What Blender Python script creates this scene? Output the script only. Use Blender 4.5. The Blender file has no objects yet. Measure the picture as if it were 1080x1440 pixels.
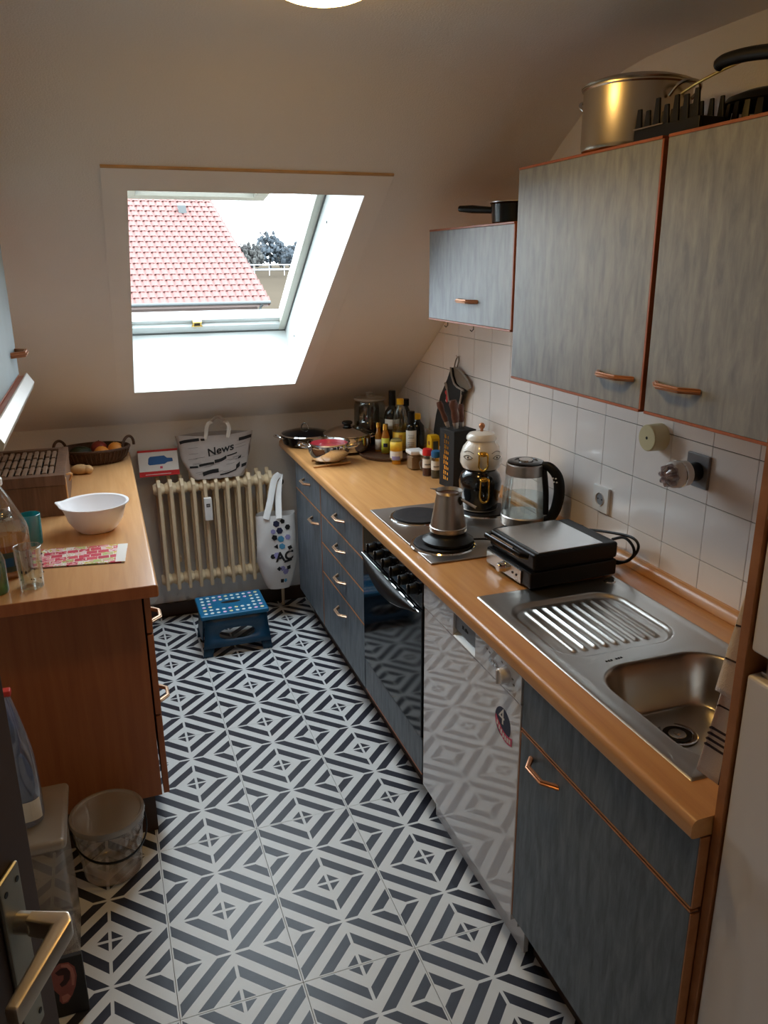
import bpy, bmesh, math, random
from mathutils import Vector, Matrix
random.seed(7)
SC = bpy.context.scene
COL = SC.collection
PI = math.pi

# ------------------------------------------------------------------ camera
cd = bpy.data.cameras.new('camera')
cam = bpy.data.objects.new('camera', cd)
COL.objects.link(cam)
cd.sensor_fit = 'HORIZONTAL'
cd.sensor_width = 36.0
cd.lens = 1114.24 / 1080 * 36.0
cd.clip_start = 0.02
cd.clip_end = 2000
r0 = Vector((0.94255737, -0.3339719, -0.00695538))
r1 = Vector((-0.1063115, -0.28017008, -0.95404538))
r2 = Vector((0.31667566, 0.89998194, -0.29958143))
m3 = Matrix((r0, -r1, -r2)).transposed()
cam.matrix_world = Matrix.Translation((-0.6217, -1.5429, 1.7370)) @ m3.to_4x4()
SC.camera = cam

# ------------------------------------------------------------------ sky, exposure
world = bpy.data.worlds.new('overcast_sky')
SC.world = world
world.use_nodes = True
wn = world.node_tree
wn.nodes.clear()
wo = wn.nodes.new('ShaderNodeOutputWorld')
wb = wn.nodes.new('ShaderNodeBackground')
wb.inputs['Color'].default_value = (0.80, 0.91, 1.0, 1)
wb.inputs['Strength'].default_value = 11.5
wn.links.new(wb.outputs[0], wo.inputs[0])

pl = bpy.data.lights.new('window_portal', 'AREA')
pl.shape = 'RECTANGLE'
pl.size = 0.70
pl.size_y = 1.28
pl.cycles.is_portal = True
po = bpy.data.objects.new('window_portal', pl)
COL.objects.link(po)
po.location = (-0.136, 1.745, 1.85)
# the portal's -Z looks into the room, square to the roof slope
po.rotation_euler = Vector((0, -0.568, -0.823)).to_track_quat('-Z', 'Y').to_euler()

SC.view_settings.view_transform = 'Standard'
SC.view_settings.look = 'None'
SC.view_settings.gamma = 1.0
SC.view_settings.exposure = 0.22
SC.view_settings.use_curve_mapping = False
SC.cycles.max_bounces = 14
SC.cycles.diffuse_bounces = 8
SC.cycles.glossy_bounces = 6
SC.cycles.transmission_bounces = 8
SC.cycles.transparent_max_bounces = 24
SC.cycles.caustics_reflective = False
SC.cycles.sample_clamp_indirect = 6.0
LAMP_COLOR = (1.0, 0.62, 0.22)
LAMP_STRENGTH = 48.0


# ------------------------------------------------------------------ helpers
def lin(c):
    out = []
    for v in c[:3]:
        v = v / 255.0
        out.append(v / 12.92 if v <= 0.04045 else ((v + 0.055) / 1.055) ** 2.4)
    return (out[0], out[1], out[2], 1.0)


MATS = {}


def newmat(name):
    m = bpy.data.materials.new(name)
    m.use_nodes = True
    nt = m.node_tree
    p = nt.nodes['Principled BSDF']
    MATS[name] = m
    return m, nt, p


def plain(name, c, rough=0.5, metal=0.0, bump=0.0, bscale=80.0, var=0.0, vscale=6.0, coat=0.0, spec=0.5, aniso=0.0,
          emit=None, estr=0.0, alpha=None):
    m, nt, p = newmat(name)
    N, L = nt.nodes, nt.links
    p.inputs['Base Color'].default_value = lin(c)
    p.inputs['Roughness'].default_value = rough
    p.inputs['Metallic'].default_value = metal
    p.inputs['Coat Weight'].default_value = coat
    p.inputs['Specular IOR Level'].default_value = spec
    if aniso:
        p.inputs['Anisotropic'].default_value = aniso
    tc = N.new('ShaderNodeTexCoord')
    if var > 0:
        n = N.new('ShaderNodeTexNoise')
        n.inputs['Scale'].default_value = vscale
        n.inputs['Detail'].default_value = 4
        L.new(tc.outputs['Object'], n.inputs['Vector'])
        mx = N.new('ShaderNodeMix')
        mx.data_type = 'RGBA'
        mx.inputs[6].default_value = lin([max(0, v * (1 - var)) for v in c])
        mx.inputs[7].default_value = lin([min(255, v * (1 + var)) for v in c])
        L.new(n.outputs['Fac'], mx.inputs[0])
        L.new(mx.outputs[2], p.inputs['Base Color'])
    if bump > 0:
        n = N.new('ShaderNodeTexNoise')
        n.inputs['Scale'].default_value = bscale
        n.inputs['Detail'].default_value = 3
        L.new(tc.outputs['Object'], n.inputs['Vector'])
        b = N.new('ShaderNodeBump')
        b.inputs['Strength'].default_value = bump
        b.inputs['Distance'].default_value = 0.004
        L.new(n.outputs['Fac'], b.inputs['Height'])
        L.new(b.outputs['Normal'], p.inputs['Normal'])
    if emit:
        p.inputs['Emission Color'].default_value = (*emit, 1)
        p.inputs['Emission Strength'].default_value = estr
    return m


def grain(name, cs, stretch, rough=0.4, coat=0.0, bump=0.0, detail=6, pos=(0.25, 0.5, 0.78)):
    """streaked wood or laminate: noise stretched along one axis, three colours"""
    m, nt, p = newmat(name)
    N, L = nt.nodes, nt.links
    tc = N.new('ShaderNodeTexCoord')
    mp = N.new('ShaderNodeMapping')
    mp.inputs['Scale'].default_value = stretch
    L.new(tc.outputs['Object'], mp.inputs['Vector'])
    n = N.new('ShaderNodeTexNoise')
    n.inputs['Scale'].default_value = 1.0
    n.inputs['Detail'].default_value = detail
    n.inputs['Roughness'].default_value = 0.6
    n.inputs['Distortion'].default_value = 0.4
    L.new(mp.outputs[0], n.inputs['Vector'])
    r = N.new('ShaderNodeValToRGB')
    els = r.color_ramp.elements
    els[0].position, els[0].color = pos[0], lin(cs[0])
    els[1].position, els[1].color = pos[2], lin(cs[2])
    e = els.new(pos[1])
    e.color = lin(cs[1])
    L.new(n.outputs['Fac'], r.inputs[0])
    L.new(r.outputs[0], p.inputs['Base Color'])
    p.inputs['Roughness'].default_value = rough
    p.inputs['Coat Weight'].default_value = coat
    p.inputs['Coat Roughness'].default_value = 0.2
    if bump:
        b = N.new('ShaderNodeBump')
        b.inputs['Strength'].default_value = bump
        b.inputs['Distance'].default_value = 0.002
        L.new(n.outputs['Fac'], b.inputs['Height'])
        L.new(b.outputs['Normal'], p.inputs['Normal'])
    return m


def thin(name, c, gloss=0.08, haze=0.0, rough=0.03):
    """thin clear or milky plastic / glass: transparent with a reflecting skin"""
    m = bpy.data.materials.new(name)
    m.use_nodes = True
    nt = m.node_tree
    N, L = nt.nodes, nt.links
    N.clear()
    out = N.new('ShaderNodeOutputMaterial')
    t = N.new('ShaderNodeBsdfTransparent')
    t.inputs['Color'].default_value = lin(c)
    last = t.outputs[0]
    if haze > 0:
        d = N.new('ShaderNodeBsdfDiffuse')
        d.inputs['Color'].default_value = lin([min(255, v) for v in c])
        tl = N.new('ShaderNodeBsdfTranslucent')
        tl.inputs['Color'].default_value = lin([min(255, v) for v in c])
        ad = N.new('ShaderNodeMixShader')
        ad.inputs[0].default_value = 0.4
        L.new(d.outputs[0], ad.inputs[1])
        L.new(tl.outputs[0], ad.inputs[2])
        mx = N.new('ShaderNodeMixShader')
        mx.inputs[0].default_value = haze
        L.new(last, mx.inputs[1])
        L.new(ad.outputs[0], mx.inputs[2])
        last = mx.outputs[0]
    g = N.new('ShaderNodeBsdfGlossy')
    g.inputs['Roughness'].default_value = rough
    g.inputs['Color'].default_value = (1, 1, 1, 1)
    lw = N.new('ShaderNodeLayerWeight')
    lw.inputs['Blend'].default_value = 0.35
    mul = N.new('ShaderNodeMath')
    mul.operation = 'MULTIPLY_ADD'
    mul.inputs[1].default_value = 0.55
    mul.inputs[2].default_value = gloss * 0.5
    L.new(lw.outputs['Fresnel'], mul.inputs[0])
    m2 = N.new('ShaderNodeMixShader')
    L.new(mul.outputs[0], m2.inputs[0])
    L.new(last, m2.inputs[1])
    L.new(g.outputs[0], m2.inputs[2])
    L.new(m2.outputs[0], out.inputs[0])
    MATS[name] = m
    return m


BASE = {}


class MB:
    def __init__(self):
        self.bm = bmesh.new()

    def _join(self, b2):
        me = bpy.data.meshes.new('tmp')
        b2.to_mesh(me)
        b2.free()
        self.bm.from_mesh(me)
        bpy.data.meshes.remove(me)

    def box(self, a, b, bev=0.0, seg=2, rot=None, piv=None):
        b2 = bmesh.new()
        bmesh.ops.create_cube(b2, size=1.0)
        c = [(a[i] + b[i]) / 2 for i in range(3)]
        s = [abs(b[i] - a[i]) for i in range(3)]
        for v in b2.verts:
            v.co = Vector((v.co.x * s[0] + c[0], v.co.y * s[1] + c[1], v.co.z * s[2] + c[2]))
        if bev > 0:
            bmesh.ops.bevel(b2, geom=list(b2.edges), offset=min(bev, min(s) * 0.49), segments=seg, affect='EDGES',
                            profile=0.5, clamp_overlap=True)
        if rot is not None:
            bmesh.ops.rotate(b2, verts=b2.verts, cent=Vector(piv if piv else c), matrix=rot)
        self._join(b2)
        return self

    def lathe(self, prof, c=(0, 0, 0), seg=32, axis=None, sx=1.0, sy=1.0, cap0=False, cap1=False, ang0=0.0, ang1=2 * PI):
        """prof: (radius, height) pairs; axis: direction of the height"""
        b2 = bmesh.new()
        full = abs(ang1 - ang0 - 2 * PI) < 1e-6
        n = seg if full else seg + 1
        rings = []
        for r, h in prof:
            if r < 1e-7:
                rings.append([b2.verts.new((0, 0, h))])
            else:
                rings.append([b2.verts.new((r * sx * math.cos(ang0 + (ang1 - ang0) * i / seg),
                                            r * sy * math.sin(ang0 + (ang1 - ang0) * i / seg), h)) for i in range(n)])
        for A, B in zip(rings, rings[1:]):
            for i in range(seg):
                j = (i + 1) % n
                if len(A) == 1 and len(B) == 1:
                    continue
                if len(A) == 1:
                    b2.faces.new((A[0], B[j], B[i]))
                elif len(B) == 1:
                    b2.faces.new((A[i], A[j], B[0]))
                else:
                    b2.faces.new((A[i], A[j], B[j], B[i]))
        if cap0 and len(rings[0]) > 2:
            b2.faces.new(rings[0][::-1])
        if cap1 and len(rings[-1]) > 2:
            b2.faces.new(rings[-1])
        if axis is not None:
            q = Vector((0, 0, 1)).rotation_difference(Vector(axis).normalized())
            bmesh.ops.rotate(b2, verts=b2.verts, cent=(0, 0, 0), matrix=q.to_matrix())
        bmesh.ops.translate(b2, verts=b2.verts, vec=Vector(c))
        self._join(b2)
        return self

    def cyl(self, a, b, r, seg=20, r2=None, bev=0.0):
        a, b = Vector(a), Vector(b)
        h = (b - a).length
        r2 = r if r2 is None else r2
        e = bev
        prof = [(0, 0), (max(r - e, 1e-4), 0), (r, e), (r2, h - e), (max(r2 - e, 1e-4), h), (0, h)] if e > 0 else \
            [(0, 0), (r, 0), (r2, h), (0, h)]
        return self.lathe(prof, a, seg, axis=(b - a))

    def tube(self, pts, r, seg=8, closed=False, flat=1.0, up=None):
        pts = [Vector(p) for p in pts]
        n = len(pts)
        rs = r if isinstance(r, (list, tuple)) else [r] * n
        b2 = bmesh.new()
        rings = []
        prev = None
        for i in range(n):
            if closed:
                t = (pts[(i + 1) % n] - pts[i - 1]).normalized()
            else:
                t = (pts[min(i + 1, n - 1)] - pts[max(i - 1, 0)]).normalized()
            if prev is None:
                u = Vector(up) if up else (Vector((0, 0, 1)) if abs(t.z) < 0.9 else Vector((1, 0, 0)))
                x = (u - t * u.dot(t)).normalized()
            else:
                x = (prev - t * prev.dot(t)).normalized()
            prev = x
            y = t.cross(x)
            rings.append([b2.verts.new(pts[i] + x * (rs[i] * math.cos(2 * PI * k / seg)) +
                                       y * (rs[i] * flat * math.sin(2 * PI * k / seg))) for k in range(seg)])
        m = n if closed else n - 1
        for i in range(m):
            A, B = rings[i], rings[(i + 1) % n]
            for k in range(seg):
                b2.faces.new((A[k], A[(k + 1) % seg], B[(k + 1) % seg], B[k]))
        if not closed:
            b2.faces.new(rings[0][::-1])
            b2.faces.new(rings[-1])
        self._join(b2)
        return self

    def prism(self, poly, vec, bev=0.0):
        b2 = bmesh.new()
        vs = [b2.verts.new(p) for p in poly]
        f = b2.faces.new(vs)
        r = bmesh.ops.extrude_face_region(b2, geom=[f])
        nv = [g for g in r['geom'] if isinstance(g, bmesh.types.BMVert)]
        bmesh.ops.translate(b2, verts=nv, vec=Vector(vec))
        bmesh.ops.recalc_face_normals(b2, faces=b2.faces)
        if bev:
            bmesh.ops.bevel(b2, geom=list(b2.edges), offset=bev, segments=2, affect='EDGES', profile=0.5,
                            clamp_overlap=True)
        self._join(b2)
        return self

    def blob(self, c, s, sub=2, amp=0.0, seed=0):
        b2 = bmesh.new()
        bmesh.ops.create_icosphere(b2, subdivisions=sub, radius=1.0)
        rn = random.Random(seed)
        for v in b2.verts:
            k = 1 + amp * (rn.random() - 0.5) * 2
            v.co = Vector((v.co.x * s[0] * k + c[0], v.co.y * s[1] * k + c[1], v.co.z * s[2] * k + c[2]))
        self._join(b2)
        return self

    def quad(self, pts):
        b2 = bmesh.new()
        b2.faces.new([b2.verts.new(p) for p in pts])
        self._join(b2)
        return self

    def grid(self, fn, nu, nv):
        b2 = bmesh.new()
        V = [[b2.verts.new(fn(i / nu, j / nv)) for j in range(nv + 1)] for i in range(nu + 1)]
        for i in range(nu):
            for j in range(nv):
                b2.faces.new((V[i][j], V[i + 1][j], V[i + 1][j + 1], V[i][j + 1]))
        self._join(b2)
        return self

    def text(self, s, size, origin, ex, ey, depth=0.0006, align='CENTER', bold=0.0):
        cu = bpy.data.curves.new('t', 'FONT')
        cu.body = s
        cu.size = size
        cu.extrude = depth
        cu.offset = bold
        cu.align_x = align
        cu.align_y = 'CENTER'
        to = bpy.data.objects.new('t', cu)
        COL.objects.link(to)
        dg = bpy.context.evaluated_depsgraph_get()
        me = bpy.data.meshes.new_from_object(to.evaluated_get(dg))
        bpy.data.objects.remove(to)
        bpy.data.curves.remove(cu)
        ex, ey = Vector(ex).normalized(), Vector(ey).normalized()
        ez = ex.cross(ey)
        me.transform(Matrix.Translation(Vector(origin)) @ Matrix((ex, ey, ez)).transposed().to_4x4())
        self.bm.from_mesh(me)
        bpy.data.meshes.remove(me)
        return self

    def move(self, v):
        bmesh.ops.translate(self.bm, verts=self.bm.verts, vec=Vector(v))
        return self

    def rotate(self, cent, axis, ang):
        bmesh.ops.rotate(self.bm, verts=self.bm.verts, cent=Vector(cent), matrix=Matrix.Rotation(ang, 3, axis))
        return self


def thing(name, label, cat, loc, group=None):
    o = bpy.data.objects.new(name, None)
    o.empty_display_size = 0.05
    COL.objects.link(o)
    o.location = loc
    o['label'] = label
    o['category'] = cat
    if group:
        o['group'] = group
    BASE[o.name] = Vector(loc)
    return o


def obj(name, mb, mat, parent=None, loc=None, label=None, cat=None, group=None, kind=None, smooth=35, solid=0.0, sub=0,
        flip=False):
    """one mesh object; geometry comes in world coordinates and is moved to its base"""
    base = BASE[parent.name] if parent else Vector(loc if loc else (0, 0, 0))
    bm = mb.bm
    bmesh.ops.translate(bm, verts=bm.verts, vec=-base)
    me = bpy.data.meshes.new(name)
    if flip:
        bmesh.ops.reverse_faces(bm, faces=bm.faces)
    bm.to_mesh(me)
    bm.free()
    if smooth:
        me.shade_smooth()
        me.set_sharp_from_angle(angle=math.radians(smooth))
    me.materials.append(MATS[mat] if isinstance(mat, str) else mat)
    o = bpy.data.objects.new(name, me)
    COL.objects.link(o)
    if parent:
        o.parent = parent
    else:
        o.location = base
    BASE[o.name] = base
    if smooth and len(me.polygons) > 6 and not solid:
        md = o.modifiers.new('normals', 'WEIGHTED_NORMAL')
        md.keep_sharp = True
    if solid:
        md = o.modifiers.new('thickness', 'SOLIDIFY')
        md.thickness = solid
        md.offset = -1
    if sub:
        md = o.modifiers.new('smooth', 'SUBSURF')
        md.levels = sub
        md.render_levels = sub
    if label:
        o['label'] = label
    if cat:
        o['category'] = cat
    if group:
        o['group'] = group
    if kind:
        o['kind'] = kind
    return o


def copy_tree(o, parent=None):
    c = o.copy()
    COL.objects.link(c)
    if parent:
        c.parent = parent
    for ch in list(o.children):
        copy_tree(ch, c)
    return c


def inst(o, loc, parent=None, rot=None):
    c = o.copy()
    COL.objects.link(c)
    c.location = loc
    if parent:
        c.parent = parent
    if rot is not None:
        c.rotation_euler = rot
    return c


def arc(c, r, a0, a1, n, ax, ay):
    c, ax, ay = Vector(c), Vector(ax), Vector(ay)
    return [c + ax * (r * math.cos(a0 + (a1 - a0) * i / n)) + ay * (r * math.sin(a0 + (a1 - a0) * i / n)) for i in
            range(n + 1)]


def spline(pts, n=6):
    P = [Vector(p) for p in pts]
    P = [P[0] * 2 - P[1]] + P + [P[-1] * 2 - P[-2]]
    out = []
    for i in range(1, len(P) - 2):
        for k in range(n):
            t = k / n
            a, b, c, d = P[i - 1], P[i], P[i + 1], P[i + 2]
            out.append(0.5 * ((2 * b) + (c - a) * t + (2 * a - 5 * b + 4 * c - d) * t * t + (3 * b - a - 3 * c + d) * t ** 3))
    out.append(P[-2])
    return out


# ------------------------------------------------------------------ materials
plain('plaster', (240, 239, 237), 0.85, bump=0.35, bscale=220, var=0.02, vscale=1.5)
plain('plaster_lower', (228, 226, 224), 0.85, bump=0.25, bscale=200, var=0.03, vscale=2)
plain('window_white', (212, 217, 216), 0.35)
plain('frame_paint', (196, 196, 184), 0.4)
plain('sash_paint', (118, 115, 104), 0.45)
plain('board_paint', (242, 241, 239), 0.6, var=0.02)
plain('seam_stain', (190, 156, 116), 0.8, var=0.2, vscale=14)
plain('gasket', (95, 98, 98), 0.6)
plain('brass', (214, 178, 96), 0.3, 1.0)
plain('grout', (62, 48, 40), 0.9)
plain('wall_tile', (244, 239, 235), 0.14, bump=0.06, bscale=30, var=0.02, vscale=9)
plain('hall_floor', (110, 80, 55), 0.5)
plain('baseboard', (58, 38, 26), 0.5, var=0.15, vscale=12)
grain('beech', [(186, 130, 76), (200, 145, 88), (212, 160, 102)], (38, 2.2, 38), 0.33, coat=0.35)
grain('beech_left', [(190, 138, 88), (204, 152, 100), (214, 166, 114)], (38, 2.2, 38), 0.34, coat=0.35)
grain('beech_shaded', [(146, 84, 48), (160, 96, 56), (172, 108, 64)], (40, 40, 2.4), 0.5)  # same beech as the worktop, its dim light put into a darker colour
grain('beech_edge', [(150, 94, 56), (168, 110, 66), (182, 124, 78)], (20, 20, 20), 0.45)
grain('rust_edge', [(146, 78, 46), (162, 92, 56), (176, 106, 68)], (20, 20, 20), 0.45)
grain('blue_laminate_shaded', [(70, 80, 90), (90, 100, 110), (110, 119, 127)], (50, 50, 10), 0.42, detail=10, pos=(0.34, 0.5, 0.68))  # base units: shade down there is mixed into the laminate colour
grain('blue_laminate_lit', [(120, 128, 139), (138, 146, 155), (154, 161, 168)], (46, 46, 11), 0.45, detail=10, pos=(0.34, 0.5, 0.68))  # same laminate on the wall units, lightened to carry the light there
plain('pale_blue_laminate', (150, 170, 180), 0.4, var=0.05, vscale=12)
grain('dark_wood', [(62, 40, 28), (80, 54, 38), (98, 68, 50)], (30, 30, 3), 0.5)
grain('bin_wood', [(80, 56, 42), (104, 76, 58), (126, 96, 76)], (50, 50, 4), 0.55)
plain('bin_slat', (122, 96, 76), 0.6, var=0.15, vscale=30)
plain('handle_metal', (205, 170, 140), 0.3, 0.75)
plain('handle_copper', (178, 122, 86), 0.36, 0.6)
plain('appliance_white', (216, 216, 220), 0.03, spec=1.0)
plain('fridge_white', (234, 229, 228), 0.28, coat=0.4)
plain('grey_plastic', (130, 134, 140), 0.4)
plain('dark_gap', (20, 18, 17), 0.8)
plain('black_glass', (10, 11, 15), 0.08, spec=0.3)
plain('black_enamel', (9, 9, 10), 0.16, spec=0.4)
plain('black_plastic', (9, 9, 10), 0.4, spec=0.3)
plain('black_matt', (11, 10, 10), 0.7, bump=0.2, bscale=300)
plain('cast_iron', (34, 33, 36), 0.55, 0.4, bump=0.15, bscale=200)
plain('steel', (196, 194, 190), 0.24, 1.0, aniso=0.3)
plain('steel_sink', (188, 185, 180), 0.30, 1.0, bump=0.03, bscale=400, aniso=0.3)
plain('chrome', (220, 220, 220), 0.07, 1.0)
plain('brushed_steel', (176, 170, 164), 0.33, 1.0, aniso=0.5)
plain('pot_steel', (190, 182, 168), 0.26, 1.0, aniso=0.6)
plain('gold', (222, 172, 74), 0.2, 1.0)
plain('radiator_cream', (222, 202, 168), 0.4, var=0.05, vscale=20)
plain('white_plastic', (232, 232, 230), 0.35)
plain('cream_plastic', (214, 204, 160), 0.4)
plain('socket_grey', (120, 124, 130), 0.3)
plain('blue_plastic', (0, 104, 150), 0.38)
plain('blue_plastic_dark', (14, 62, 92), 0.42)
plain('dot_white', (228, 238, 236), 0.4)
plain('dot_yellow', (236, 226, 170), 0.4)
plain('dot_pink', (236, 190, 226), 0.4)
plain('paper_white', (226, 222, 216), 0.7)
plain('ink', (22, 22, 24), 0.7)
plain('ink_grey', (128, 124, 122), 0.7)
plain('ink_blue', (80, 150, 190), 0.6)
plain('ink_navy', (34, 38, 66), 0.5)
plain('ink_violet', (150, 146, 196), 0.6)
plain('red_print', (196, 34, 40), 0.45)
plain('pink_print', (206, 70, 104), 0.45)
plain('blue_print', (36, 92, 150), 0.5)
plain('bag_fabric', (226, 226, 226), 0.75, bump=0.4, bscale=25)
plain('news_fabric', (180, 171, 166), 0.6, bump=0.4, bscale=18, var=0.06, vscale=25)
plain('cloth_white', (240, 233, 231), 0.9, bump=0.3, bscale=500)
plain('cloth_line', (66, 62, 78), 0.9)
plain('tea_cream', (232, 226, 214), 0.2, coat=0.4)
plain('tea_black', (12, 15, 17), 0.12, coat=0.4)
plain('wood_light', (206, 160, 108), 0.55, var=0.1, vscale=30)
plain('knife_wood', (84, 48, 34), 0.4, var=0.3, vscale=60)
plain('mitt_trim', (152, 144, 134), 0.9)
plain('mitt_lining', (134, 122, 108), 0.95, bump=0.3, bscale=200)
plain('wine_glass', (14, 18, 14), 0.1, coat=0.3)
plain('cap_yellow', (240, 190, 30), 0.4)
plain('label_yellow', (236, 196, 60), 0.5, var=0.08, vscale=60)
plain('label_lime', (206, 204, 66), 0.5, var=0.1, vscale=60)
plain('label_white', (226, 222, 212), 0.55)
plain('cap_red', (206, 30, 34), 0.4)
plain('cap_blue', (30, 98, 146), 0.4)
plain('spice_brown', (120, 72, 56), 0.8, var=0.2, vscale=150)
plain('spice_red', (90, 34, 30), 0.8, var=0.2, vscale=150)
plain('spice_green', (94, 92, 76), 0.8, var=0.2, vscale=150)
plain('oats', (186, 150, 116), 0.8, var=0.15, vscale=120)
plain('mustard', (226, 190, 70), 0.5)
plain('tomato', (170, 40, 52), 0.35, var=0.15, vscale=60)
plain('bowl_white', (246, 246, 249), 0.35)
plain('wicker', (70, 46, 30), 0.7, bump=0.8, bscale=160, var=0.35, vscale=60)
plain('orange', (222, 140, 50), 0.5, bump=0.2, bscale=200)
plain('apple_red', (142, 50, 36), 0.35, var=0.2, vscale=30)
plain('avocado', (40, 48, 28), 0.5, bump=0.4, bscale=150)
plain('ginger', (186, 148, 100), 0.7, var=0.15, vscale=50)
plain('door_brown', (74, 58, 52), 0.5, var=0.12, vscale=10)
plain('plate_alu', (164, 164, 152), 0.42, 0.7, var=0.06, vscale=20)
plain('lever_alu', (216, 206, 190), 0.33, 0.9)
plain('ear_light', (190, 120, 104), 0.6)
plain('ear_skin', (150, 82, 72), 0.6, var=0.12, vscale=60)
plain('ear_dark', (62, 26, 28), 0.6)
plain('box_dark', (34, 30, 28), 0.6)
plain('dull_lid', (150, 142, 128), 0.45)
plain('orange_label', (220, 160, 60), 0.5)
plain('green_label', (72, 84, 80), 0.5)
plain('juice', (198, 120, 40), 0.3)
plain('red_cap', (196, 56, 46), 0.4)
plain('cloth_blue', (108, 126, 156), 0.8, var=0.35, vscale=18)
thin('clear_glass', (244, 248, 246), 0.10)
thin('kettle_glass', (250, 252, 251), 0.05)
thin('water', (236, 242, 243), 0.06)
thin('jar_glass', (206, 206, 200), 0.10)
thin('teal_glass', (96, 206, 214), 0.10, haze=0.30)
thin('green_glass', (110, 210, 130), 0.10, haze=0.1)
thin('juice_clear', (248, 174, 66), 0.06, haze=0.5)
thin('oil_clear', (236, 206, 110), 0.10, haze=0.15)
thin('bottle_plastic', (226, 232, 232), 0.16, haze=0.06)
thin('milky_plastic', (232, 226, 216), 0.12, haze=0.24, rough=0.2)
thin('lid_plastic', (224, 214, 200), 0.16, haze=0.40, rough=0.2)
thin('bucket_plastic', (250, 246, 240), 0.14, haze=0.13, rough=0.12)
thin('bag_plastic', (226, 232, 244), 0.24, haze=0.16, rough=0.12)
thin('window_glass', (250, 252, 252), 0.06)
thin('knob_clear', (226, 214, 216), 0.3, haze=0.25, rough=0.08)


def tile_material():
    m, nt, p = newmat('patterned_vinyl')
    N, L = nt.nodes, nt.links

    def mth(op, a, b=None, c=None):
        n = N.new('ShaderNodeMath')
        n.operation = op
        for i, v in enumerate((a, b, c)):
            if v is None:
                continue
            if isinstance(v, (int, float)):
                n.inputs[i].default_value = v
            else:
                L.new(v, n.inputs[i])
        return n.outputs[0]
    geo = N.new('ShaderNodeNewGeometry')
    rot = N.new('ShaderNodeVectorRotate')
    rot.rotation_type = 'Z_AXIS'
    rot.inputs['Angle'].default_value = -PHI
    L.new(geo.outputs['Position'], rot.inputs['Vector'])
    sep = N.new('ShaderNodeSeparateXYZ')
    L.new(rot.outputs[0], sep.inputs[0])
    u = mth('DIVIDE', sep.outputs[0], TA)
    v = mth('DIVIDE', sep.outputs[1], TA)
    uh = mth('SUBTRACT', u, 0.5)
    du = mth('ABSOLUTE', mth('SUBTRACT', uh, mth('ROUND', uh)))
    dv = mth('ABSOLUTE', mth('SUBTRACT', v, mth('ROUND', v)))
    s = mth('MULTIPLY', mth('ADD', du, dv), 4.0)
    black = mth('LESS_THAN', mth('FRACT', s), 0.5)
    w = 0.014
    lines = [mth('LESS_THAN', du, w), mth('LESS_THAN', dv, w), mth('GREATER_THAN', du, 0.5 - w), mth('GREATER_THAN', dv, 0.5 - w)]
    ln = lines[0]
    for k in lines[1:]:
        ln = mth('MAXIMUM', ln, k)
    fac = mth('MULTIPLY', black, mth('SUBTRACT', 1.0, ln))
    nz = N.new('ShaderNodeTexNoise')
    nz.inputs['Scale'].default_value = 26
    nz.inputs['Detail'].default_value = 5
    L.new(geo.outputs['Position'], nz.inputs['Vector'])
    dark = N.new('ShaderNodeMix')
    dark.data_type = 'RGBA'
    dark.inputs[6].default_value = lin((34, 36, 47))
    dark.inputs[7].default_value = lin((54, 56, 68))
    L.new(nz.outputs['Fac'], dark.inputs[0])
    lt = N.new('ShaderNodeMix')
    lt.data_type = 'RGBA'
    lt.inputs[6].default_value = lin((212, 216, 217))
    lt.inputs[7].default_value = lin((224, 227, 228))
    L.new(nz.outputs['Fac'], lt.inputs[0])
    mx = N.new('ShaderNodeMix')
    mx.data_type = 'RGBA'
    L.new(fac, mx.inputs[0])
    L.new(lt.outputs[2], mx.inputs[6])
    L.new(dark.outputs[2], mx.inputs[7])
    L.new(mx.outputs[2], p.inputs['Base Color'])
    p.inputs['Roughness'].default_value = 0.40
    p.inputs['Specular IOR Level'].default_value = 0.4


PHI = 0.0051
TA = 0.305
tile_material()

# ------------------------------------------------------------------ room shell
XL, XR, YB = -1.17, 0.80, 2.385          # left wall, right (tile face), knee wall
ZC = 2.252                               # flat ceiling
ZW = 0.881                               # worktops


def zs(y):
    return 1.1725 + 0.69 * (2.1526 - y)


# the roof slope, rounded over into the flat ceiling
prof = [(-3.1, ZC), (-1.40, ZC), (0.0, ZC), (0.30, ZC - 0.002)]
prof += [(0.42, 2.246), (0.52, 2.234), (0.60, 2.214), (0.68, 2.178), (0.75, 2.133), (0.82, zs(0.82)), (0.93, zs(0.93))]
WX0, WX1 = -0.497, 0.224                  # roof window opening
WY0, WY1 = 1.030, 2.103                   # measured along the floor, on the slope
prof += [(WY0, zs(WY0)), (1.4, zs(1.4)), (1.75, zs(1.75)), (WY1, zs(WY1)), (2.25, zs(2.25)), (YB + 0.05, zs(YB + 0.05))]
mb = MB()
xs = [XL - 0.1, WX0, WX1, XR + 0.1]
for (ya, za), (yb, zb) in zip(prof, prof[1:]):
    for xa, xb in zip(xs, xs[1:]):
        if xa == WX0 and ya >= WY0 - 1e-6 and yb <= WY1 + 1e-6:
            continue
        mb.quad([(xa, ya, za), (xa, yb, zb), (xb, yb, zb), (xb, ya, za)])
bmesh.ops.remove_doubles(mb.bm, verts=mb.bm.verts, dist=1e-5)
ceil = obj('ceiling', mb, 'plaster', kind='structure', smooth=30)

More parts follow.
